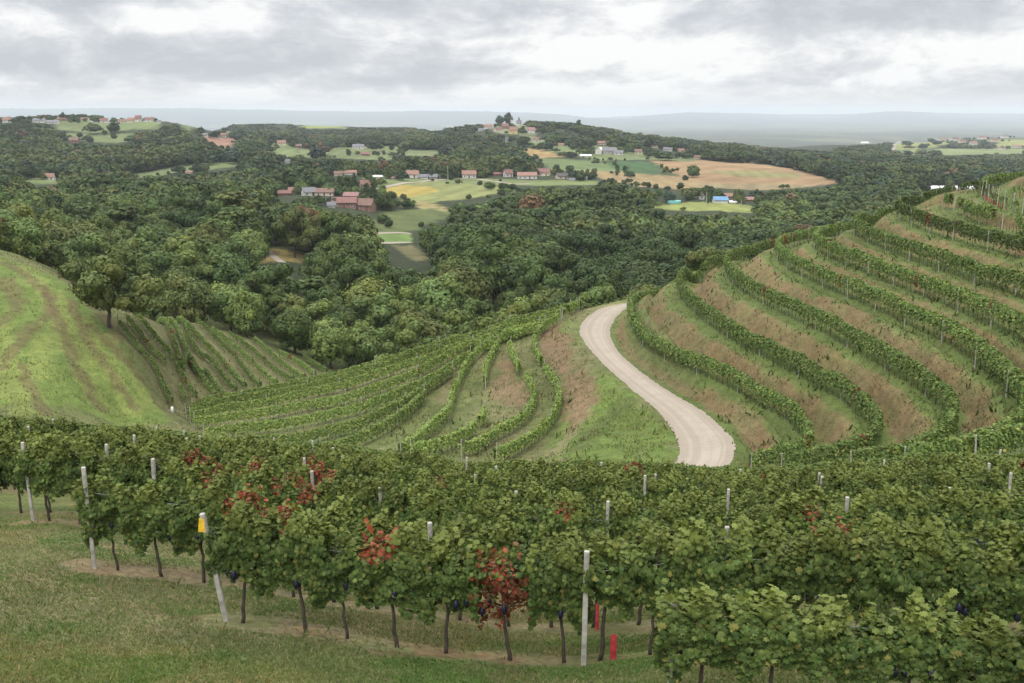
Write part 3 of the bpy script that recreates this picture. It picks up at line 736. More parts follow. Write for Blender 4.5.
for k in range(0, 8):
    x0 = {0: 2.05, 1: -4.55, 2: -8.15, 3: -12.1}.get(k, -(.56*rowY(k, -12)+1.2)); x1 = .56*rowY(k, 8)+1.4
    xs = np.arange(x0+.30, x1, .86); posts = [x0-.05] if k < 4 else []
    if k == 1: tr_px = [(247,622),(304,628),(345,632),(392,640),(449,648),(502,655),(561,660)]; xs = np.array([gx(a_, b_, 15.6-.8*(a_-225)/365) for a_, b_ in tr_px]+[1.52]+list(np.arange(2.3, x1, .86)))
    for q, x in enumerate(xs):
        y = float(rowY(k, x))+random.gauss(0, .03); key = 'g%d' % random.randrange(7); look = 'leafy green vine'
        px, py = proj(x, y, float(tz(x, y))+2.0)
        if k == 0: key = random.choice(['yel', 'yel2']); look = 'vine with yellowing upper leaves'
        if k == 1 and q == 5: key = 'red'; look = 'vine with rust red lower leaves'
        if k == 1 and q == 7: key = 'young'; look = 'slender young vine over a red sleeve'
        elif k == 1 and q == 3: key = 'rt2'; look = 'green vine with red top leaves'
        elif k in (2, 3, 4) and 190 < px < 335 and random.random() < .85: key = random.choice(['rt', 'rt2', 'rs']); look = 'green vine with red top leaves'
        elif k > 1 and random.random() < .03: key = random.choice(['rt', 'rs']); look = 'green vine with some red leaves'
        o = clone(key); o.location = (x, y, float(tz(x, y))); sl = float(rowY(k, x+.5)-rowY(k, x-.5)); o.rotation_euler = (0, random.gauss(0, .02), math.atan(sl)+random.choice((0, math.pi)) if key != 'red' else math.atan(sl))
        s_ = random.uniform(.93, 1.07); o.scale = (random.uniform(.97, 1.1), s_*random.uniform(.9, 1.15), s_*(1. if k else .80))
        tag(o, f'{look}, {ordn(q+1)} from the left in the {ROWNAME[k]}', 'vine', 'grape vines of the near block'); nv += 1
    if k == 1: posts = [1.16, 8.2]
    elif k == 0: posts = [x0-.05, 7.2]
    else: posts += list(np.arange(x0+3+1.7*(k % 3), x1, 5.6))
    for q, x in enumerate(posts):
        xx = x+.2 if k > 1 and q else x
        yy = float(rowY(k, x))
        post(xx, yy-(.27 if k == 1 or q % 2 else .1), (PM if q % 3 else PMT) if k > 1 else PM, f'grey concrete post, {ordn(q+1)} from the left in the {ROWNAME[k]}', 'concrete posts of the near block', (random.gauss(0, .02), random.gauss(0, .02))).scale = (1, 1, .76 if k == 0 else 1)
    if k < 5:
        for wn, hz in zip(('lowest', 'middle', 'top'), (.85, 1.1, 1.3) if k == 0 else (.85, 1.2, 1.58)):
            mb = MB(); xw = np.arange(x0-.1, x1, .8); mb.tube([(x, float(rowY(k, x)), float(tz(x, rowY(k, x)))+hz) for x in xw], .0025, 4)
            tag(mb.build('trellis_wire', M['wire']), f'{wn} thin wire strung along the {ROWNAME[k]}', 'wire', 'trellis wires of the near block')
# the leaning end post, tag and sleeves
lp = post(gx(229, 622, 15.6), 15.45, PM, 'white end post leaning left at the head of the front row', 'concrete posts of the near block', (0, R(-7.5)))
mb = MB(); mb.add([(-.055, 0, 0), (.085, 0, 0), (.07, 0, .20), (-.02, 0, .22), (-.055, .006, 0), (.085, .006, 0), (.07, .006, .20), (-.02, .006, .22)], [(0, 1, 2, 3), (7, 6, 5, 4), (0, 4, 5, 1), (1, 5, 6, 2), (2, 6, 7, 3), (3, 7, 4, 0)])
ys = mb.build('plastic_tag', M['yellow']); yx, yY = gx(201, 532, 15.1), 15.1; u_, e_ = ue(201, 532); ys.scale = (.85, 1, 1.1); ys.location = (yx, yY, e_*yY)
tag(ys, 'bright yellow plastic tag hung on the leaning end post', 'tag')
def sleeve(px, py, Y, h, label, r_=.055, gr='red vine guards'):
    x = gx(px, py, Y); z = float(tz(x, Y)); n = 12; mb = MB()
    ring = [(math.cos(a_), math.sin(a_)) for a_ in np.linspace(0, 2*math.pi, n, endpoint=False)]
    Vv = [(c_*r_*q, s_*r_*q, zz) for zz, q in ((-.02, 1.), (h, .95), (h, .85), (-.02, .9)) for c_, s_ in ring]
    mb.add(Vv, [(l_*n+k, l_*n+(k+1) % n, (l_+1)*n+(k+1) % n, (l_+1)*n+k) for l_ in range(3) for k in range(n)])
    o = mb.build('vine_guard', M['red']); o.location = (x, Y, z); tag(o, label, 'vine guard', gr); return o
sleeve(613, 664, 14.75, .42, 'red plastic sleeve around the foot of the young front row vine')
sleeve(597, 630, 17.2, .55, 'red plastic sleeve half hidden behind the white front row post', .035)

# ------------------------------------------------------------------ vine rows further off
def row_foliage(pl, seed, H=1.9, hb=.75, th=.28, dens=150, lsz=.17, tone=1., red=.0, yel=.04, gaps=0., shape=QUAD, warm=0.):
    r_ = np.random.default_rng(seed)
    seg = np.concatenate([[0], np.cumsum(np.hypot(*np.diff(pl[:, :2], axis=0).T))]); L_ = seg[-1]; n = int(L_*dens)
    s = r_.uniform(0, L_, n)
    if gaps:
        gp = vnoise(s*.55, s*0+seed, seed); s = s[gp > gaps]; n = len(s)
    x = np.interp(s, seg, pl[:, 0]); y = np.interp(s, seg, pl[:, 1])
    dx = np.interp(s+.3, seg, pl[:, 0])-np.interp(s-.3, seg, pl[:, 0]); dy = np.interp(s+.3, seg, pl[:, 1])-np.interp(s-.3, seg, pl[:, 1]); q = np.hypot(dx, dy)+1e-9; nx, ny = -dy/q, dx/q
    zb = tz(x, y); plant = .5+.5*np.cos(s*2*math.pi/.95+vnoise(s*.3, s*0, seed+1)*3)
    hh = H*(.94+.14*vnoise(s*1.3, s*0, seed+5)); bb = hb*(1.18-.30*plant)+(1-plant)*.12
    t_ = r_.random(n)**.8; z = bb+(hh-bb)*t_
    wth = th*(.75+.35*plant)*(1.1-.5*np.abs(t_-.5))
    side = np.where(r_.random(n) < .5, -1., 1.); o_ = side*wth*np.sqrt(r_.uniform(.35, 1.1, n))
    top = r_.random(n) < .22; z[top] = hh[top]+r_.uniform(-.1, .07, top.sum()); o_[top] = r_.uniform(-.2, .2, top.sum())
    pos = np.stack([x+nx*o_, y+ny*o_, zb+z], 1)
    nr = np.stack([nx*side, ny*side, .5+0*x], 1)+r_.normal(0, .4, (n, 3)); nr[top] = (0, 0, 1)+r_.normal(0, .4, (top.sum(), 3))
    col = vine_cols(n, r_, 0, yel)*tone; col[:, 0] *= 1+warm; col[:, 2] *= 1-warm*.4
    col = col*(1-.35*top[:, None])+np.array([.115, .15, .04])*.35*top[:, None]
    if red:
        rp = vnoise(s*.7, s*0+3, seed+9) > 1-red; rq = rp & (r_.random(n) < .7); col[rq] = RED[r_.integers(0, 4, rq.sum())]*.8
    return mesh_np('foliage', *(lambda a_: (a_[0], a_[1], a_[2]))(scatter_leaves(pos, nr, r_.uniform(.75, 1.25, n)*lsz, col, shape, r_)))
def stems(pl, step=.95, h=.95, r_=.022, skip=0.):
    p_ = resample(pl, step); mb = MB(); Vv = []
    Fs = []; k = 0
    for x, y, *_ in p_:
        if random.random() < skip: continue
        z = float(tz(x, y)); l_ = random.gauss(0, .05)
        for zz, q in ((-.05, 1.), (h, .7)):
            for a_, b_ in ((-1, -.6), (1, -.6), (0, 1)): Vv.append((x+a_*r_*q+(l_ if zz < 0 else 0), y+b_*r_*q, z+zz))
        Fs += [(k, k+1, k+4, k+3), (k+1, k+2, k+5, k+4), (k+2, k, k+3, k+5)]; k += 6
    return mesh_np('stems', np.array(Vv), np.array(Fs))
def vine_row(pl, label, group, seed, post_every=5.5, post_me=None, post_lab='', pout=.12, pg='', sides=.0, **kw):
    pl = resample(pl, 1.0); root = empty('vine_row', (0, 0, 0)); tag(root, label, 'vine row', group)
    mid = pl[len(pl)//2]; root.location = (mid[0], mid[1], float(tz(mid[0], mid[1])))
    loc = -np.array(root.location)
    hb = kw.get('hb', .75)
    o = link('foliage', row_foliage(pl, seed, **kw), M['hedge'], root, loc); 
    o = link('stems', stems(pl, h=hb+.25, skip=kw.get('gaps', 0)*.8), M['bark'], root, loc); o['kind'] = 'stuff'
    if post_me is not None:
        pp = resample(pl, post_every); n = 0
        dr = np.gradient(pp[:, :2], axis=0) if len(pp) > 1 else np.array([[1., 0]]*len(pp))
        for (x, y, *_), d_ in zip(pp, dr):
            nrm_ = np.array([-d_[1], d_[0]])/(np.hypot(*d_)+1e-9); nrm_ = -nrm_ if nrm_@np.array([x, y]) > 0 else nrm_
            x, y = x+nrm_[0]*pout, y+nrm_[1]*pout+.32
            z = float(tz(x, y)); a_, b_ = proj(x, y, z+1.)
            if -10 < a_ < 1034 and b_ < 475:
                n += 1; post(x, y-.32, post_me, f'{post_lab}, {ordn(n)} along it', pg, (random.gauss(0, .03), random.gauss(0, .03)))
    return root
for k in (8, 9):
    xw = (.56*rowY(k, 0)+3); xs = np.arange(-xw, xw, 1.); pl = np.stack([xs, rowY(k, xs), xs*0], 1)
    vine_row(pl, ['dense leafy vine row next to the far edge of the near block', 'farthest vine row of the near block, against the slopes beyond'][k-8], 'long vine rows closing the near block', 300+k, 5.5, PMT, 'grey post top in the ' + ['next to last', 'last'][k-8]+' near block row', pg='concrete posts of the near block', H=1.85, dens=560, lsz=.125, shape=LEAF5, th=.30, red=.02)
# terraces on the right hill
TN = ['lowest terrace above the road', 'second terrace above the road', 'third terrace above the road', 'fourth terrace above the road', 'fifth terrace above the road', 'sixth terrace above the road', 'seventh terrace above the road', 'short eighth terrace by the hilltop', 'topmost right terrace']
for k, tw in enumerate(TW):
    pl = tw
    sp = dict(H=1.95, hb=.70, dens=250, lsz=.16, tone=1.5, red=.03, gaps=0, th=.36)
    if k == 6: sp.update(gaps=.30, red=.06, tone=1.05)
    if k == 7: sp.update(gaps=.35)
    if k == 8: pl = tw[:6]
    vine_row(pl, f'dark green vine row bending round the hill on the {TN[k]}', 'vine rows on the right hill terraces', 500+k, 6.5, PMS, f'white post on the {TN[k]}', pout=.05 if k < 3 else .26, pg='white posts on the right hill', **sp)
pl8 = TW[8][5:]
vine_row(pl8, 'thin young vine row with bare gaps at the top right edge', 'vine rows on the right hill terraces', 531, 3.5, PMT, 'slim white post among the young topmost vines', pg='white posts on the right hill', H=1.2, dens=40, lsz=.16, gaps=.4, red=.2)
for q, x in enumerate(np.linspace(0, 1, 9)):
    p_ = resample(pl8, 1.)[int(2+x*14)]
    a_, b_ = proj(p_[0], p_[1], float(tz(p_[0], p_[1])))
    mb = MB(); o = sleeve(a_, b_, float(p_[1])-.25, .5, f'small red tube round a young vine on the topmost terrace, {ordn(q+1)} from the left', .06)

# middle spur
MID = [
 [(580,312),(560,312),(510,328),(450,347.5),(380,370),(330,384),(280,394),(230,404),(192,413.5)],
 [(570,314),(540,323),(470,344),(420,359),(380,374.5),(320,391),(260,403),(215,411.5),(186,419)],
 [(560,322),(500,338),(450,357),(400,374.5),(350,391),(300,402),(240,413.5),(190,423)],
 [(545,331),(478,349),(442,366),(402,387),(350,405),(300,414),(240,424),(195,429)],
 [(470,362),(445,378),(402,400),(360,416),(300,429),(250,436),(205,441)],
 [(452,378),(425,396),(400,413),(360,433),(320,442),(270,449),(230,453)],
 [(424,402),(402,424),(375,441),(350,451),(320,458)],
 [(539,335),(509,341),(479.5,358),(464.6,377),(452,405),(447,420),(427,439),(417,450),(400,460)],
 [(484,420),(480,430),(459,447),(435,456),(410,462)],
 [(498,352),(487,372),(484.5,391)],
 [(539,332),(522,339),(509,348),(517,372),(530.5,392),(533,412),(519,429),(499,440),(479.5,453),(460,461)],
 [(576,312),(559,324),(544,334),(534,350),(544,375),(557,395),(559,410),(552,427),(534,445),(517,456),(495,465)],
]
ML = ['top skyline row of the middle spur', 'second row under the spur skyline', 'third row under the spur skyline', 'fourth row under the spur skyline', 'fifth row under the spur skyline', 'sixth row under the spur skyline', 'short low left row of the spur', 'long S-curved row down the spur', 'short low middle row of the spur', 'very short straight row in the spur grass', 'curved row second from the gravel road', 'curved outermost row beside the bare bank']
for k, pts in enumerate(MID):
    pl = hits(pts, 60.)
    vine_row(pl, f'light green vine {ML[k]}', 'vine rows on the middle spur', 600+k, 9. if k < 8 else 6.5, PMS, f'white post in the {ML[k]}', pg='white posts on the middle spur', H=1.45, hb=.4, dens=230, lsz=.16, tone=2.2, warm=.08, yel=.015, red=.012, th=.26, gaps=.0 if k < 8 else .12)
# left hillside rows
LEFT = [[(119,330),(140,355),(152,366),(167,398),(173,409)],[(128,324),(149,353),(167,369),(183,398),(186,407)],[(134,319),(156,342),(176,369),(197,402)],[(145,317),(174,344),(190,362),(212,396),(216,401)],
 [(152,317),(183,346),(208,380),(224,400)],[(165,320),(190,341),(212,366),(237,395)],[(179,324),(199,342),(221,364),(246,391)],[(197,325),(217,344),(239,366),(261,391)],[(212,333),(235,351),(257,371),(278,388)],
 [(230,338),(253,355),(271,371),(294,384)],[(255,344),(275,362),(291,375),(306,382)],[(280,357),(302,369),(316,379)],[(304,361),(316,369),(327,376)]]
for k, pts in enumerate(LEFT):
    pl = hits(pts, 100.)
    vine_row(pl, f'straight vine row, {ordn(k+1)} from the big lone tree on the left slope', 'straight rows on the left slope', 700+k, 9., PMD, f'dark stake in the {ordn(k+1)} row from the lone tree', pg='stakes on the left slope', H=1.2, hb=.4, dens=190, lsz=.16, tone=1.9, red=.06, yel=.03, th=.19, gaps=.06)
h_ = hit(172.5, 413, 90.); mb = MB().tube([(0, 0, -.1), (0, 0, .7), (0, 0, .78)], [.16, .16, .06], 10)
o = mb.build('marker_stub', M['frame'], None, True); o.location = h_; tag(o, 'small white marker stub at the foot of the first left row', 'marker')

# ------------------------------------------------------------------ grass blades and weeds
def grass(name, n, box, size, label, seed, flt=None, wide=.012, cols=((.15, .18, .065), (.21, .21, .09), (.115, .155, .05), (.28, .23, .13))):
    r_ = np.random.default_rng(seed); x0, x1, y0, y1 = box
    y = np.exp(r_.uniform(math.log(y0), math.log(y1), n)); x = r_.uniform(x0, x1, n)*y
    if flt is not None: k_ = flt(x, y); x, y = x[k_], y[k_]
    n = len(x); z = tz(x, y); h = r_.uniform(.5, 1.3, n)*size; a_ = r_.uniform(0, 6.28, n); wv = wide*r_.uniform(.6, 1.4, n)
    ln = r_.normal(0, .55, (n, 2))*h[:, None]
    bx, by = np.cos(a_)*wv, np.sin(a_)*wv
    V_ = np.stack([np.stack([x-bx, y-by, z-.01], 1), np.stack([x+bx, y+by, z-.01], 1), np.stack([x+bx*.6+ln[:, 0]*.4, y+by*.6+ln[:, 1]*.4, z+h*.6], 1), np.stack([x+ln[:, 0], y+ln[:, 1], z+h], 1)], 1).reshape(-1, 3)
    F_ = (np.arange(n)*4)[:, None]+np.arange(4)[None]
    cc = np.array(cols)[r_.choice(len(cols), n, p=[.38, .27, .25, .10])]*r_.uniform(.7, 1.2, (n, 1)); cc = cc*(.8+.4*fbm(x*.6, y*.6, 45))[:, None]*(1+smooth(fbm(x*.25, y*.25, 46), .45, .65)[:, None]*np.array([.40, .12, .2]))*(1-.35*smooth(fbm(x*.7, y*.7, 97), .5, .68)[:, None]*np.array([1., .25, 1.])); cc = np.repeat(cc, 4, 0)
    return tag(link(name, mesh_np(name, V_, F_, cc), M['grass']), label, 'grass', kind='stuff')
def not_soil(x, y):
    return (soil_strip(x, y, (fbm(x*.5, y*.5, 11)-.5)*1.5) < .35) | (np.random.default_rng(1).random(len(x)) < .3)
grass('meadow_grass', 230000, (-.62, .4, 9.5, 27), .045, 'short mown grass in front of and between the near vines', 1, not_soil, .008, ((.148, .200, .068), (.20, .22, .09), (.118, .172, .055), (.27, .245, .135)))
grass('meadow_grass', 7000, (-.6, .45, 11, 24), .11, 'taller grass tufts along the soil strips of the near vines', 2, lambda x, y: fbm(x*.9, y*.9, 77) > .52, .012)
grass('tall_weeds', 16000, (-.6, .6, 58, 150), .5, 'darker weed clumps scattered over the banks and slopes', 4, lambda x, y: (dist_poly(x, y, RC_) > 2.6) & (x/y > -.30) & (fbm(x*.35, y*.35, 79) > .60), .09, ((.07, .10, .03), (.12, .13, .05), (.055, .08, .025), (.16, .12, .07)))
def on_slope(x, y):
    fi = np.clip(((x/y)+UM)/(2*UM)*(NU-1), 0, NU-1).astype(int); fj = np.clip(idx_l(y), 0, NL-1).astype(int)
    return (dist_poly(x, y, RC_) > 2.15)
grass('rough_grass', 90000, (-.6, .6, 58, 150), .22, 'rough grass and weeds on the banks and slopes beyond the near vines', 3, lambda x, y: on_slope(x, y) & (fbm(x*.5, y*.5, 78) > .47), .05, ((.115, .148, .048), (.17, .165, .07), (.09, .125, .04), (.22, .165, .10)))

# ------------------------------------------------------------------ trees
def crown(seed, kind, nleaf, lsz):
    r_ = np.random.default_rng(seed); lobes = []
    if kind == 'round':
        for q in range(r_.integers(17, 23)):
            a_ = r_.uniform(0, 6.28); rad_ = r_.uniform(.1, .62); zc_ = r_.uniform(.24, .86); rad_ *= math.sqrt(max(0, 1-((zc_-.5)/.5)**2))
            lobes.append((math.cos(a_)*rad_*.6, math.sin(a_)*rad_*.6, zc_, r_.uniform(.10, .17)))
        lobes.append((0, 0, .56, .36)); lobes.append((.05, 0, .42, .33))
    elif kind == 'wide':
        for q in range(r_.integers(20, 27)):
            a_ = r_.uniform(0, 6.28); rad_ = r_.uniform(.05, .55); zc_ = .30+.52*(1-(rad_/.62)**2)*r_.uniform(.1, 1.05)
            lobes.append((math.cos(a_)*rad_, math.sin(a_)*rad_, zc_, r_.uniform(.10, .18)))
        lobes.append((.1, .1, .5, .34)); lobes.append((-.15, -.05, .48, .32))
    elif kind == 'loose':
        for q in range(r_.integers(15, 20)):
            a_ = r_.uniform(0, 6.28); rad_ = r_.uniform(.05, .42); zc_ = r_.uniform(.32, .9); rad_ *= math.sqrt(max(.05, 1-((zc_-.55)/.48)**2))
            lobes.append((math.cos(a_)*rad_, math.sin(a_)*rad_, zc_, r_.uniform(.09, .17)))
    elif kind == 'tall':
        for q in range(16):
            zc_ = r_.uniform(.2, .9); w_ = .17*math.sin(math.pi*min(zc_, .95))**.6; a_ = r_.uniform(0, 6.28)
            lobes.append((math.cos(a_)*w_*r_.random(), math.sin(a_)*w_*r_.random(), zc_, r_.uniform(.08, .13)))
    else:   # conifer
        for q in range(34):
            zc_ = .12+.84*(q/34.); w_ = .20*(1-zc_)**.85; a_ = q*2.4
            lobes.append((math.cos(a_)*w_*.75, math.sin(a_)*w_*.75, zc_, .035+.10*(1-zc_)))
    lobes = np.array(lobes); wl = lobes[:, 3]**2; li = r_.choice(len(lobes), nleaf, p=wl/wl.sum())
    d = r_.normal(0, 1, (nleaf, 3)); d[:, 2] = d[:, 2]*.9+.18; d /= np.linalg.norm(d, axis=1)[:, None]
    bump = 1+.25*np.sin(d[:, 0]*7+li)*np.sin(d[:, 1]*6+li*2)
    rr = lobes[li, 3]*bump*r_.uniform(.72, 1.06, nleaf)**.8
    pos = lobes[li, :3]+d*rr[:, None]*np.array([1, 1, .85])
    nr = d+r_.normal(0, .22, (nleaf, 3))
    tint = r_.uniform(.80, 1.22, len(lobes))[li]*r_.uniform(.75, 1.25, nleaf); yl = r_.uniform(-.08, .12, len(lobes))[li]
    col = np.stack([tint*(1+yl), tint, tint*(1-yl)], 1)
    return scatter_leaves(pos, nr, r_.uniform(.7, 1.3, nleaf)*lsz, col, QUAD, r_), lobes
def trunk_for(lobes, seed, kind):
    r_ = np.random.default_rng(seed); mb = MB(); top = .55 if kind in ('round', 'wide', 'loose') else .85
    p_ = [(r_.normal(0, .008), r_.normal(0, .008), z) for z in np.linspace(-.03, top, 6)]; mb.tube(p_, np.linspace(.026, .008, 6), 7)
    if kind in ('round', 'wide', 'loose'):
        for q in range(min(9, len(lobes))):
            l_ = lobes[q]; s_ = np.array(p_[2+q % 3]); e_ = l_[:3]; mb.tube([s_, s_*.5+e_*.5+np.array((0, 0, .03)), e_], [.012, .008, .003], 5)
    return mb.mesh('trunk', True)
def tree_proto(seed, kind, nleaf, lsz):
    (V_, F_, c_), lob = crown(seed, kind, nleaf, lsz); cm = mesh_np('crown', V_, F_, c_); cm.materials.append(M['tree'])
    tm_ = trunk_for(lob, seed, kind); tm_.materials.append(M['treebark']); return cm, tm_
TP = {'round': [tree_proto(10+q, 'round', 9000, .031) for q in range(4)], 'wide': [tree_proto(20+q, 'wide', 9500, .031) for q in range(4)],
      'loose': [tree_proto(50+q, 'loose', 7000, .030) for q in range(3)],
      'tall': [tree_proto(30, 'tall', 2200, .036)], 'conifer': [tree_proto(40, 'conifer', 2400, .032)]}
COLS = {'dark green': (.050, .078, .028), 'mid green': (.076, .113, .034), 'olive green': (.100, .120, .038), 'light green': (.118, .163, .050), 'yellow green': (.152, .185, .052), 'russet tinged': (.150, .105, .055), 'blue green': (.050, .080, .050), 'burgundy': (.13, .045, .045)}
def put_tree(x, y, H, kind, colname, label, group=None, wscale=1., zoff=-.2, v=None):
    cm, tm_ = TP[kind][(v if v is not None else random.randrange(len(TP[kind])))]
    root = empty('conifer_tree' if kind == 'conifer' else 'broadleaf_tree', (x, y, float(tz(x, y))+zoff), random.uniform(0, 6.28)); root.scale = (H*wscale, H*wscale, H)
    tag(root, label, 'tree', group)
    link('trunk', tm_, None, root); c_ = link('crown', cm, None, root); c_.color = (*COLS[colname], 1); return root

# single trees one can point to
x_, y_, _ = hit(110, 328, 90.)
put_tree(x_, y_, 10.2, 'loose', 'olive green', 'big lone broadleaf tree with dark trunk on the edge of the left grass hill', wscale=1.15, v=1)
SPECIAL = [   # px, py base, height px, kind, colour, label, wscale
 (340,192,17,'conifer','dark green','left spruce of the dark group behind the farm roofs',1.3),(346.5,191,16,'conifer','dark green','middle spruce of the dark group behind the farm roofs',1.3),(354.5,189,17,'conifer','dark green','right spruce of the dark group, beside the red barn',1.2),
 (367,202,20,'conifer','dark green','tall dark spruce touching the right end of the big red farm roof',1.6),(374,201,17,'conifer','dark green','smaller spruce right of the tall one by the red farm roof',1.6),(371,184,9,'conifer','blue green','little spruce beside the small red barn',1.),
 (500,124,11,'round','blue green','largest dark round tree on the central hilltop',1.),(508,126,14,'round','blue green','tall twin topped tree on the central hilltop',.7),(519,124,8,'conifer','dark green','pointed conifer right of the central hilltop village',.8),
 (579,132,13,'tall','dark green','single tall dark poplar standing on the long ridge',1.),(554,137,14,'conifer','dark green','dark conifer on the slope right of the hill village',.7),(566,138,13,'conifer','dark green','second conifer on the slope right of the hill village',.7),
 (581,148,14,'conifer','dark green','left tall conifer beside the white gabled house',.8),(586,147,13,'conifer','dark green','right tall conifer beside the white gabled house',.8),(617,146,10,'tall','dark green','narrow poplar behind the big grey roofed farm',1.),
 (670,138,6,'round','dark green','small dark tree standing alone on the ridge left of the gap',1.),(682,140,6,'wide','dark green','low flat tree pair on the ridge above the orange field',1.3),
 (63,121,9,'wide','dark green','lone umbrella shaped tree above the left hilltop village',.7),(5,192,11,'round','burgundy','burgundy leaved tree at the left picture edge',1.2),
 (447,176,11,'tall','mid green','slim poplar by the utility pole above the yellow field',.9),(490,190,9,'round','mid green','round bush at the left end of the hedge beside the pale meadow',1.6),(503,191,9,'round','dark green','round bush in the hedge beside the pale meadow',1.6),(512,191,8,'round','dark green','last bush of the hedge beside the pale meadow',1.6),
 (396,208,10,'round','mid green','small round tree between the meadow and the striped slope',1.2),(406,209,10,'round','dark green','darker round tree between the meadow and the striped slope',1.2),(411,208,8,'round','mid green','lowest round tree in the trio below the meadow',1.3),(382,224,11,'round','mid green','bushy tree on the green slope below the farm',1.2),(389,228,9,'round','dark green','small bushy tree lower on the green slope below the farm',1.2),
 (80,138,6,'round','dark green','single round tree at the edge of the left hill meadow',1.2),(105,135,5,'round','dark green','small tree in the hedge across the left hill meadow',1.4),
 (708,206,14,'tall','mid green','thin tree left of the white house with red roof by the meadow',.5),(758,206,12,'round','light green','light green tree right of the pink roofed shed',1.),
]
for px, py, hp, kd, cl_, lab, ws in SPECIAL:
    h_ = hitn(px, py)
    if h_ is None: print('no hit', lab); continue
    put_tree(h_[0], h_[1], hp*h_[1]/FPX, kd, cl_, lab, None, ws, v=0)
SKY = np.array([(0,117),(50,114),(100,114),(160,119),(180,124),(240,124),(270,123),(300,124),(345,127),(400,127),(440,127),(460,124),(475,121),(500,117),(520,119),(570,122),(600,126),(640,131),(700,137),(760,146),(830,151),(840,146),(880,143),(930,138),(950,133),(1000,135),(1024,134)], float)
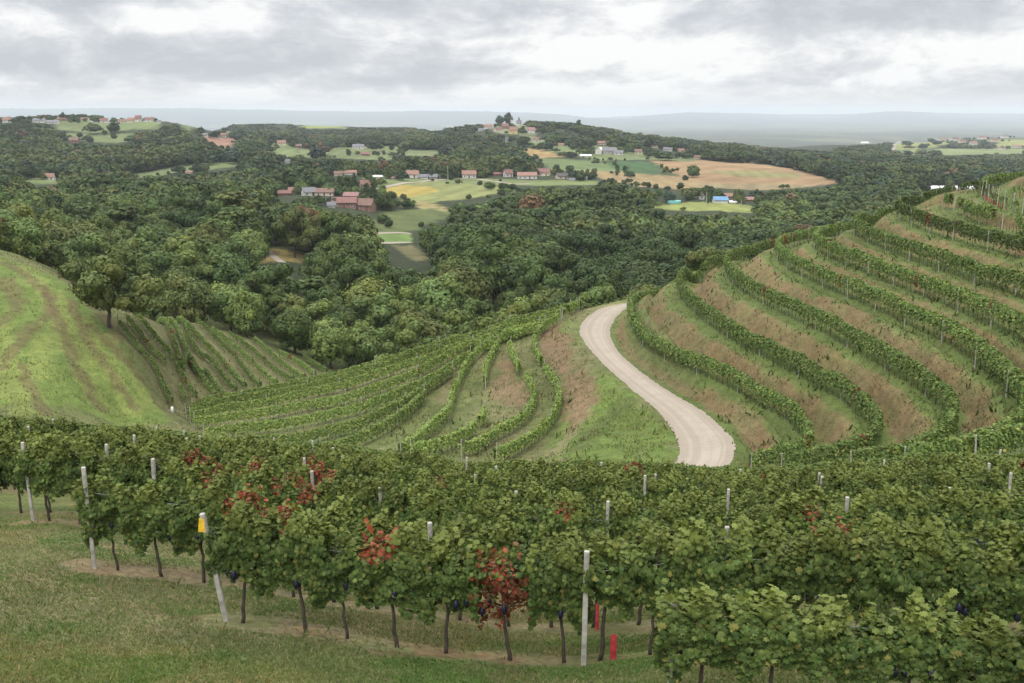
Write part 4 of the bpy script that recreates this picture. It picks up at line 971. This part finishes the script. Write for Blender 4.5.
# houses: px, py base, width px, height px, roof, wall, yaw, label
RO = {'red': (.185, .095, .078), 'orange': (.24, .135, .10), 'brown': (.17, .105, .08), 'grey': (.16, .16, .17), 'white': (.6, .6, .58), 'blue': (.13, .25, .40), 'pink': (.25, .14, .13), 'dark': (.09, .075, .07)}
WA = {'white': (.60, .58, .54), 'cream': (.6, .52, .40), 'brick': (.22, .13, .10), 'grey': (.35, .34, .32), 'yellow': (.55, .42, .18), 'wood': (.2, .13, .08)}
HOUSES = [
 (6,123,8,6,'orange','white',.2,'white house with orange roof at the far left of the hill village'),(38,123,12,5,'grey','white',0,'long low white building left in the hill village'),(51,124,13,4,'grey','white',.1,'low grey roofed hall beside the long white building on the left hill'),
 (62,121,11,5,'orange','brick',.1,'wide orange roofed house below the umbrella tree'),(84,119,8,4,'brown','cream',0,'brown roofed house amid trees on the left hilltop'),(103,119,8,5,'red','white',.3,'small red roofed house near the middle of the left hill village'),(122,120,9,4,'brown','cream',.1,'brown roofed house right of centre in the left hill village'),
 (131,121,8,5,'orange','cream',.2,'orange roofed house just left of the tallest white house on the left hill'),(138,121,6,7,'red','white',.1,'tallest white house of the left hill village'),(149,122,9,5,'red','white',-.1,'red roofed house near the right end of the left hill village'),(158.5,123,4,3,'grey','white',0,'tiny white hut at the right end of the left hill village'),
 (73,143,9,6,'brown','brick',.2,'brownish house below the left hill meadow'),(49,180,9,7,'orange','white',.1,'white house with pale red roof alone in the small left meadow'),(205,137,5,4,'grey','white',0,'white house at the left corner of the brown field'),(223,137,5,4,'orange','white',.1,'white house at the right corner of the brown field'),(189,174,7,3,'orange','cream',0,'orange roofed shed low in the woods below the brown field'),
 (281,145,9,5,'orange','cream',.2,'orange roofed house at the left end of the middle meadow'),(298,148,7,4,'brown','brick',.1,'brown roofed cottage left of the middle meadow'),(358,149,12,5,'grey','white',0,'white house with wide grey roof on top of the middle meadow'),(365,156,9,4,'red','brick',.1,'red roofed barn low in the middle meadow'),(287,163,5,4,'grey','white',.3,'lone white hut in the woods left of the farm'),
 (338,176,9,5,'brown','cream',.2,'brownish roof behind the spruces'),(350,175,13,5,'orange','white',.05,'long house with bright orange roof behind the spruces'),(412,178,14,8,'orange','white',-.15,'white walled house with orange roof above the yellow field'),(424,179,8,5,'grey','white',0,'grey roofed house next to the white walled orange roofed one'),(433,179,9,5,'grey','grey',.1,'dark grey shed right of the grey roofed house'),
 (378,178,11,2.5,'white','white',0,'low white shed on the slope behind the small red barn'),(395,180,8,4,'brown','white',.1,'small cluster cottage with brown roof left of the yellow field'),(364,188,10,8,'red','brick',.5,'small red barn right of the spruces'),
 (284,196,14,6,'red','brick',.1,'low red roofed barn at the left of the farm hamlet'),(292,192,8,5,'orange','brick',.1,'small orange roof behind the low red barn'),(308,196,14,9,'grey','white',.5,'white gabled house with grey roof in the farm hamlet'),(325,196,20,8,'brown','cream',-.1,'long brown roofed farmhouse beside the white gabled house'),
 (343,208,26,11,'red','brick',.12,'large red roofed farm building in front of the hamlet'),(351,199,16,7,'pink','brick',-.1,'pinkish roof behind the large red farm building'),(364,211,20,13,'brown','brick',-.25,'brown roofed brick barn at the right end of the farm'),(331,208,8,6,'grey','white',.2,'small pale house with grey roof in front of the farm'),
 (469,178,15,8,'orange','white',.05,'white house with orange roof right above the pale meadow'),(497,176,8,4,'red','brick',.1,'small red house left of the white two storey house'),(508,177,9,8,'red','white',.5,'white two storey house with red gable'),(527,179,21,7,'orange','white',.05,'long white house with bright orange roof'),(544,176,13,8,'red','cream',-.2,'red roofed house right of the long orange roofed one'),(562,179,12,6,'dark','cream',.3,'cream house with dark roof near the right end of the road village'),(572,181,6,3,'grey','white',0,'low grey shed at the right end of the road village'),(585.5,180.5,3,4,'grey','white',0,'tiny white hut standing apart right of the road village'),
 (464,126,7,4,'pink','cream',.1,'small pinkish house on the left shoulder of the central hill'),(472,126,6,3,'white','white',0,'pale hut on the left shoulder of the central hill'),(481,131,6,3,'grey','white',.2,'white hut below the trees of the central hill'),(488,129,9,5,'orange','white',.1,'broad house left of the church on the central hill'),(498,132,8,5,'brown','cream',.4,'brown roofed house below the church hill trees'),
 (505,129,7,6,'red','brick',.1,'red gabled house at the centre of the hilltop village'),(513,134,8,8,'orange','yellow',.1,'bright orange house, the most vivid in the hilltop village'),(519,126,5,6,'grey','white',.1,'white house beside the pointed conifer on the central hill'),(531,133,8,6,'pink','white',.1,'pink roofed house on the right slope of the central hill'),(507,142,3,5,'grey','white',0,'narrow white house low on the wooded flank of the central hill'),(537,142,9,5,'brown','white',0,'white house below the right slope of the hill village'),(561,146,6,3,'orange','cream',.1,'little orange roofed house among the conifers'),
 (602,145,9,4,'orange','cream',.1,'orange roof behind the white gabled house'),(600,154,10,7,'white','white',1.2,'white gabled house facing the fields'),(610,154,14,7,'grey','grey',.15,'large grey roofed farm building above the green fields'),(619,155,9,5,'grey','white',-.1,'low grey building right of the large grey farm'),(586,157,12,2.5,'white','white',0,'long low white shed at the edge of the dark green field'),
 (638,154,8,5,'brown','cream',.1,'cream house above the dark green field'),(654,148,8,3,'brown','cream',.2,'brown roof in the trees left of the small white one above the fields'),(668,151,9,4,'grey','white',0,'grey roof on the wooded slope over the orange field'),(681,152,7,3.5,'orange','cream',.2,'orange roof on the wooded slope over the orange field'),(697,159,6,4,'brown','cream',.3,'lone house touching the top of the orange field'),(752,163,5,3,'brown','white',0,'tiny house at the far top of the orange field'),(717,143,4,2,'orange','white',0,'tiny roof on the far ridge over the orange field'),
 (702,199.5,8,9,'red','white',1.45,'tall white house with dark red roof by the round meadow'),(727,199,12,6,'orange','brick',.1,'orange roofed brick house behind the blue roof'),(721,203.5,15,7,'blue','white',.05,'white building with bright blue roof on the meadow'),(733,203.5,7,3,'white','white',0,'white annex attached to the right of the blue roof'),(749,202,12,5,'pink','wood',.1,'pink roofed wooden shed at the right of the meadow'),
 (865,143,8,3,'white','white',0,'long white building alone on the distant right slope'),(943,141,7,4,'orange','white',.1,'leftmost red roofed house of the distant right village'),(955,140,8,4,'red','white',.3,'red roofed house left of centre in the distant right village'),(963,143,7,4,'brown','cream',.1,'brown roofed house in the middle of the distant right village'),(974,145,7,4,'orange','white',.1,'orange roofed house lowest in the distant right village'),(983,139,8,4,'pink','white',0,'pink roofed house at the top of the distant right village'),(995,142,7,4,'red','cream',.2,'red roofed house right of centre in the distant right village'),(1005,138,8,4,'grey','white',.1,'grey roofed house on the crest of the distant right village'),(1018,148,8,3,'orange','white',.1,'orange roofed house at the right edge of the distant village'),(1003,150,6,3,'brown','white',.1,'brown roofed house below the crest near the right edge'),
]
hm = {}
def hmat(prefix, nm, col):
    if (prefix, nm) not in hm: hm[(prefix, nm)] = simple(f'{nm}_{prefix}', col, .85, .8, .18)
    return hm[(prefix, nm)]
HR = []
for px, py, wp, hp, rc, wc, yaw, lab in HOUSES:
    h_ = hitn(px, py)
    if h_ is None: print('no hit', lab); continue
    d_ = h_[1]/.975; wd = .88*wp*d_/FPX; ht = .85*hp*d_/FPX; HR.append((px-wp/2-1, px+wp/2+1, py-hp, py, h_[1]))
    dp = min(wd*.7, 11); cyw = abs(math.cos(yaw))*wd+0; wall_h = ht*.52; rh = ht-wall_h
    root = empty('village_house' if wc != 'wood' else 'wooden_shed', (h_[0], h_[1]+dp/2, h_[2]-.3), yaw); tag(root, lab, 'house')
    Lh, Dh = wd/2, dp/2
    zt = wall_h+.3
    mb = MB(); mb.add([(-Lh, -Dh, -3), (Lh, -Dh, -3), (Lh, Dh, -3), (-Lh, Dh, -3), (-Lh, -Dh, zt), (Lh, -Dh, zt), (Lh, Dh, zt), (-Lh, Dh, zt), (-Lh, 0, zt+rh*.96), (Lh, 0, zt+rh*.96)],
        [(0, 1, 5, 4), (1, 2, 6, 9, 5), (2, 3, 7, 6), (3, 0, 4, 8, 7)])
    mb.build('wall', hmat('wall', wc, WA[wc]), root)
    ov, th_ = .45, .22; rr2 = rh*(Dh+ov)/Dh; mb = MB()
    for s_ in (-1, 1):
        a_ = [(-Lh-ov, s_*(Dh+ov), zt+rh-rr2), (Lh+ov, s_*(Dh+ov), zt+rh-rr2), (Lh+ov, 0, zt+rh), (-Lh-ov, 0, zt+rh)]
        b_ = [(x, y, z+th_) for x, y, z in a_]; mb.add(a_+b_, [(0, 1, 2, 3), (7, 6, 5, 4), (0, 4, 5, 1), (1, 5, 6, 2), (2, 6, 7, 3), (3, 7, 4, 0)])
    rf = mb.build('roof', hmat('roof', rc, RO[rc]), root)
    if ht > 5: MB().box((Lh*.4, Dh*.3, zt+rh*.95+.3), (.7, .7, 1.3)).build('chimney', hmat('wall', 'brick', WA['brick']), rf)
    if wall_h > 2.0:
        nw = max(2, min(6, int(wd/3.2))); wz = zt-.5*min(wall_h, 3)-.1
        for q in range(nw):
            xw = -Lh+(q+.5)*wd/nw
            if q == nw//2: MB().box((xw, -Dh-.03, .3+1.0), (1., .1, 2.0)).build('door', M['door'], root); continue
            f_ = MB().box((xw, -Dh-.03, wz), (1.15, .10, 1.25)).build('window', M['frame'], root); MB().box((xw, -Dh-.09, wz), (.9, .04, 1.0)).build('pane', M['glass'], f_)
        f_ = MB().box((-Lh-.03, 0, wz), (.10, 1.15, 1.25)).build('window', M['frame'], root); MB().box((-Lh-.09, 0, wz), (.04, .9, 1.0)).build('pane', M['glass'], f_)
# church tower on the central hill
h_ = hitn(512, 127); s_ = h_[1]/FPX; root = empty('church_tower', (h_[0], h_[1]+6, h_[2]-.5)); tag(root, 'pale slim church tower rising between the central hilltop roofs', 'church')
MB().box((0, 0, s_*3.5), (s_*2.6, s_*2.6, s_*7)).build('tower_wall', M['white'], root); w_ = s_*1.6; mb = MB(); mb.add([(-w_, -w_, s_*7), (w_, -w_, s_*7), (w_, w_, s_*7), (-w_, w_, s_*7), (0, 0, s_*11)], [(0, 1, 4), (1, 2, 4), (2, 3, 4), (3, 0, 4), (3, 2, 1, 0)]); mb.build('spire', hmat('roof', 'dark', RO['dark']), root)
MB().box((0, -s_*1.3-.05, s_*5.6), (s_*.8, .15, s_*1.2)).build('window', M['glass'], root)
# polytunnels, pool cover, poles
for q, (px, ln_) in enumerate(((928, 18), (948, 18), (966, 15))):
    h_ = hit(px, 188.5+.1*q, 150.); s_ = h_[1]/FPX; root = empty('polytunnel', tuple(h_), 0.); tag(root, f'white film polytunnel, {["left", "middle", "right"][q]} one of the three in the far right valley', 'polytunnel', 'white polytunnels')
    mb = MB(); n = 9; Vv = [(xx*s_*ln_/2, -math.cos(math.pi*k/(n-1))*4, math.sin(math.pi*k/(n-1))*2.3-.2) for xx in (-1, 1) for k in range(n)]
    mb.add(Vv, [(k, k+1, n+k+1, n+k) for k in range(n-1)]); mb.build('film', M['trackwhite'], root)
    mb = MB(); mb.add([v_ for v_ in Vv[:n]], [tuple(range(n))]); mb.add([v_ for v_ in Vv[n:]], [tuple(range(n))[::-1]]); mb.build('end_wall', M['frame'], root)
h_ = hit(674, 203, 150.); mb = MB().tube([(0, 0, -.3), (0, 0, 1.3), (0, 0, 1.45)], [4.2, 4.2, 3.9], 20); o = mb.build('garden_pool', M['teal'], None); o.location = h_; tag(o, 'round teal covered pool on the left of the meadow', 'pool')
for px, py, hp, lab in ((448,182,16,'tall thin utility pole above the yellow field'),(706,207,15,'utility pole between the tall white house and the trees'),(741,208,8,'short pole in the grass right of the blue roof'),(440,184,9,'short pole beside the village road')):
    h_ = hitn(px, py); s_ = hp*h_[1]/FPX; root = empty('utility_pole', tuple(h_)); tag(root, lab, 'pole')
    MB().tube([(0, 0, -.5), (0, 0, s_)], [.22, .15], 7).build('pole', M['concrete'], root); MB().box((0, 0, s_-.6), (2.2, .18, .18)).build('crossarm', M['woodpost'], root)

# the woods
FIELDM = [np.array(p_, float) for p_ in FPX_POLY]
def blocked(px, pt, pb, w_, Y):
    """crown would cover open land, a house or the sky"""
    if px < -60 or px > 1084: return Y > 500
    if pt < np.interp(px, SKY[:, 0], SKY[:, 1]): return True
    cb = pt+(pb-pt)*.8
    for p_ in FIELDM:
        if px+w_/2 < p_[:, 0].min() or px-w_/2 > p_[:, 0].max() or cb < p_[:, 1].min() or pt > p_[:, 1].max(): continue
        sx_ = px+np.tile(np.array([-.32, 0, .32])*w_, 7); sy_ = pt+np.repeat(np.linspace(0, 1, 7), 3)*(cb-pt)+np.tile([2., 0, 2.], 7)*min(1, (cb-pt)/12)
        if inpoly(sx_, sy_, p_).any() and not (Y > 620 and rng.random() < .02): return True
    for a_, b_, c_, d_, yh in HR:
        if Y < yh+8 and px+w_*.5 > a_ and px-w_*.5 < b_ and pt < d_-.5 and cb > c_: return True
    return False
def zone_ok(x, y):
    u_ = x/y; px = 512+u_*960
    yn = np.interp(px, [-100, 0, 60, 100, 130, 180, 230, 300, 340, 400, 460, 520, 570, 620, 660, 700, 780, 860, 940, 1024, 1100], [165, 165, 170, 195, 190, 174, 170, 170, 166, 160, 158, 158, 162, 168, 175, 180, 215, 240, 260, 280, 280])
    return y > yn
cands = []
Yc = 155.
while Yc < 2750:
    sp = 8.8 if Yc < 420 else np.interp(Yc, [420, 900, 2750], [9.2, 11.5, 18])
    xm = Yc*.60; xs = np.arange(-xm, xm, sp)
    for x in xs:
        X_ = x+rng.uniform(-.45, .45)*sp; Y_ = Yc+rng.uniform(-.45, .45)*sp
        cands.append((X_, Y_, sp))
    Yc += sp*(1 if Yc < 600 else 1.1)
cx_ = np.array(cands); cz = tz(cx_[:, 0], cx_[:, 1])
colz = fbm(cx_[:, 0]/60, cx_[:, 1]/60, 88, 3); opn = fbm(cx_[:, 0]/150, cx_[:, 1]/260, 91, 3)
NAM = list(COLS)
TREES = []
okz = zone_ok(cx_[:, 0], cx_[:, 1])
for q in range(len(cx_)):
    if not okz[q]: continue
    x, y, sp = cx_[q]; z = cz[q]
    if y > 1250 and opn[q] > .60 and random.random() < .9: continue
    Hh = (rng.uniform(9.5, 17) if y < 420 else rng.uniform(9, 15))
    if y > 1250: Hh *= .8
    if y < 200: Hh *= rng.uniform(.6, .85)
    kd = 'wide' if rng.random() < .35 else 'round'; ws = rng.uniform(.9, 1.15)*(1.15 if y > 420 else 1.)*(sp/Hh*1.35 if y > 900 else 1.)
    pt = proj(x, y, z+Hh*.93); pb = proj(x, y, z)
    wpx = Hh*ws*.95*FPX/y
    if blocked(pt[0], pt[1], pb[1], wpx, y):
        # a lower tree may still fit
        Hh *= .5; pt = proj(x, y, z+Hh*.93); wpx = Hh*ws*.95*FPX/y
        if rng.random() < .5 or blocked(pt[0], pt[1], pb[1], wpx, y): continue
    c_ = colz[q]+rng.normal(0, .10); pxx = pt[0]
    if 765 < pxx < 940 and 930 < y < 1350: pal = ['dark green', 'blue green', 'dark green', 'mid green']
    elif y < 285 and pxx < 560: pal = ['mid green', 'light green', 'olive green', 'light green', 'yellow green', 'light green']
    elif 285 <= y < 430 and 170 < pxx < 385: pal = ['dark green', 'dark green', 'mid green', 'olive green']
    elif y > 560: pal = ['dark green', 'blue green', 'dark green', 'mid green', 'dark green', 'olive green']  # far wood: look of distance haze put into a darker, bluer palette
    else: pal = ['dark green', 'mid green', 'dark green', 'olive green', 'mid green', 'light green']
    cn = 'russet tinged' if rng.random() < .02 else pal[int(np.clip((c_-.3)/.4, 0, .999)*len(pal))]
    TREES.append([x, y, Hh, kd, cn, ws, pt[0], pt[1], pb[1]])
# what hides what: the largest 290 that can be seen become single trees
TREES.sort(key=lambda a_: a_[1])
ridge = np.full(1300, 900.)
def horizon_of_ground(px):   # highest ground line in front of distance
    pass
vis = []
sil = np.full(1300, 700.)    # highest covered picture row so far, near to far
for jj in range(np.searchsorted(gl, math.log(50)), np.searchsorted(gl, math.log(152))):
    a_, b_ = proj(GX[jj], GY[jj], GZ[jj]); np.minimum.at(sil, np.clip(a_.astype(int)+130, 0, 1299), b_)
for q in range(1, 1299):
    if sil[q] > 690: sil[q] = sil[q-1]
for t_ in TREES:
    i0_ = int(np.clip(t_[6]+130, 3, 1296)); vis.append(t_[7] < sil[i0_-2:i0_+3].mean()-3 and -20 < t_[6] < 1044)
    hw = max(int((t_[8]-t_[7])*.3), 1); sil[i0_-hw:i0_+hw] = np.minimum(sil[i0_-hw:i0_+hw], t_[7]+(t_[8]-t_[7])*.25)
order = sorted([q for q in range(len(TREES)) if vis[q]], key=lambda q: -(TREES[q][2]/TREES[q][1]))[:255]
singles = set(order)
zones = {}
for q in order:
    t_ = TREES[q]; px, y = t_[6], t_[1]
    z_ = ('behind the left grass hill' if px < 120 else 'behind the left rows' if px < 330 else 'behind the middle spur' if px < 480 else 'beyond the spur top' if px < 620 else 'left of the terraced hill' if px < 760 else 'behind the terraced hill')
    b_ = 'wood edge' if y < 195 else 'second tree line' if y < 225 else 'wood middle' if y < 265 else 'farther wood' if y < 320 else 'farthest wood'
    zones.setdefault((z_, b_), []).append(q)
for (z_, b_), qs in zones.items():
    qs.sort(key=lambda q: TREES[q][6])
    for n, q in enumerate(qs):
        x, y, Hh, kd, cn, ws, *_ = TREES[q]
        r_k = random.random(); shp = 'spreading' if kd == 'wide' else 'rounded'
        if r_k < .40: kd, shp = 'loose', 'loose crowned'
        elif r_k < .47 and y > 200: kd, shp, ws = 'tall', 'tall slender', 1.7
        put_tree(x, y, Hh*(1.05 if kd == 'tall' else 1), kd, cn, f'{cn} {shp} tree, {ordn(n+1)} from left, {b_} {z_}', 'single trees of the valley wood', ws)
rest = [TREES[q] for q in range(len(TREES)) if q not in singles]
def extra(x, y, Hh, cn):
    z = float(tz(x, y)); pt = proj(x, y, z+Hh*.93); pb = proj(x, y, z)
    if pt[1] < np.interp(pt[0], SKY[:, 0], SKY[:, 1])-1: return
    for a_, b_, c_, d_, yh in HR:
        if y < yh+3 and pt[0] > a_-1 and pt[0] < b_+1 and pt[1] < d_-1.5 and pb[1] > c_: return
    rest.append([x, y, Hh, random.choice(('round', 'wide')), cn, random.uniform(.9, 1.3), pt[0], pt[1], pb[1]])
GC = ['dark green', 'mid green', 'dark green', 'olive green', 'blue green', 'light green']
for a_, b_, c_, d_, yh in HR:
    h_ = hitn((a_+b_)/2, d_)
    for q in range(7):
        wd_ = (b_-a_)*yh/FPX; sx_ = random.choice((-1, 1))*random.uniform(.55, 1.6)*wd_
        extra(h_[0]+sx_, h_[1]+random.uniform(-4, 26), random.uniform(4, 8.5), random.choice(GC))
for p_ in FPX_POLY:
    pl = hits(list(p_)+[p_[0]], 150.)
    if len(pl) < 4 or pl[:, 1].max() > 2000: continue
    pr = resample(pl, 9.)
    msk_ = vnoise(np.arange(len(pr))*.35, np.zeros(len(pr)), 61)
    for (x, y, *_), m_ in zip(pr, msk_):
        if m_ > .70 and y > 420: extra(x+random.gauss(0, 3), y+random.gauss(0, 4), random.uniform(2., 4.8), random.choice(GC))
print('trees', len(TREES), 'single', len(singles), 'rest', len(rest), 'vines', nv)
for o in protos.values():
    if not o['used']:
        for c_ in list(o.children): bpy.data.objects.remove(c_)
        bpy.data.objects.remove(o)
# the rest of the wood: one object, crowns set on points
wc_ = bpy.data.collections.new('wood_kinds')
kinds = []
for q, (kd, cn) in enumerate([('round', 'dark green'), ('wide', 'dark green'), ('round', 'mid green'), ('wide', 'mid green'), ('round', 'olive green'), ('wide', 'olive green'), ('round', 'light green'), ('wide', 'light green'), ('round', 'russet tinged'), ('wide', 'russet tinged'), ('round', 'yellow green'), ('wide', 'yellow green'), ('round', 'blue green'), ('wide', 'blue green')]):
    for lod, (nl_, ls_) in enumerate(((1500, .07), (420, .125))):
        (V_, F_, c2), _l = crown(60+q, kd, nl_, ls_); c2 = (c2*np.array(COLS[cn]) if lod == 0 else (1+(c2-1)*.5)*np.array(COLS[cn])*.82); me = mesh_np('crown_kind', V_, F_, c2); me.materials.append(M['tree'])  # far crowns darker and more even, distance haze painted into leaf colour
        o = bpy.data.objects.new('crown_kind_%02d_%d' % (q, lod), me); wc_.objects.link(o); kinds.append((kd, cn, lod))
names = sorted(o.name for o in wc_.objects)
kidx = {k_: n for n, k_ in enumerate(kinds)}
pm = bpy.data.meshes.new('distant_wood'); n = len(rest); pm.vertices.add(n)
pm.vertices.foreach_set('co', np.array([(t_[0], t_[1], float(tz(t_[0], t_[1]))-.3) for t_ in rest], np.float32).ravel())
def addat(nm, ty, arr, key='value'):
    at = pm.attributes.new(nm, ty, 'POINT'); at.data.foreach_set(key, np.asarray(arr).ravel())
addat('kind_index', 'INT', np.array([kidx[(t_[3], t_[4], 0 if t_[1] < 620 else 1)] for t_ in rest], np.int32))
addat('size', 'FLOAT_VECTOR', np.array([(t_[2]*t_[5], t_[2]*t_[5], t_[2]) for t_ in rest], np.float32), 'vector')
addat('turn', 'FLOAT_VECTOR', np.array([(0, 0, random.uniform(0, 6.28)) for t_ in rest], np.float32), 'vector')
wo = bpy.data.objects.new('distant_wood', pm); COL.objects.link(wo)
ng = bpy.data.node_groups.new('wood_scatter', 'GeometryNodeTree'); ng.interface.new_socket('Geometry', in_out='INPUT', socket_type='NodeSocketGeometry'); ng.interface.new_socket('Geometry', in_out='OUTPUT', socket_type='NodeSocketGeometry')
G = NT(ng); gi = G.n('NodeGroupInput'); ci = G.n('GeometryNodeCollectionInfo'); ci.inputs['Collection'].default_value = wc_; ci.inputs['Separate Children'].default_value = True; ci.inputs['Reset Children'].default_value = True
na = lambda nm, ty: [s_ for s_ in G.n('GeometryNodeInputNamedAttribute', {'Name': nm}, data_type=ty).outputs if s_.enabled][0]
iop = G.n('GeometryNodeInstanceOnPoints', {'Points': gi.outputs[0], 'Instance': ci.outputs[0], 'Instance Index': na('kind_index', 'INT'), 'Rotation': na('turn', 'FLOAT_VECTOR'), 'Scale': na('size', 'FLOAT_VECTOR')}); iop.inputs['Pick Instance'].default_value = True
G.n('NodeGroupOutput', {0: iop.outputs[0]})
md = wo.modifiers.new('scatter', 'NODES'); md.node_group = ng
tag(wo, 'mixed broadleaf woods covering the valley sides and the distant hills', 'wood', kind='stuff')

# ------------------------------------------------------------------ haze
mb = MB().box((0, 0, -150), (100000, 100000, 0)); 
zb_, zt_ = float(min(GZ.min(), -302))-1.5, float(GZ.max())+4
mb = MB().box((0, 0, (zb_+zt_)/2), (62000, 62000, zt_-zb_)); m, t = newmat('haze_air')
vol = t.n('ShaderNodeVolumePrincipled', {'Color': (.83, .90, .98, 1), 'Density': 7.6e-5, 'Anisotropy': .0})
t.n('ShaderNodeOutputMaterial', {'Volume': vol.outputs[0]})
tag(mb.build('haze', m), 'thin blue grey haze filling the valley air', 'haze', kind='stuff')

for o in scene.objects:
    if 'label' in o and not 4 <= len(o['label'].replace('-', ' ').split()) <= 16: print('LONGLABEL', o.name, o['label'])
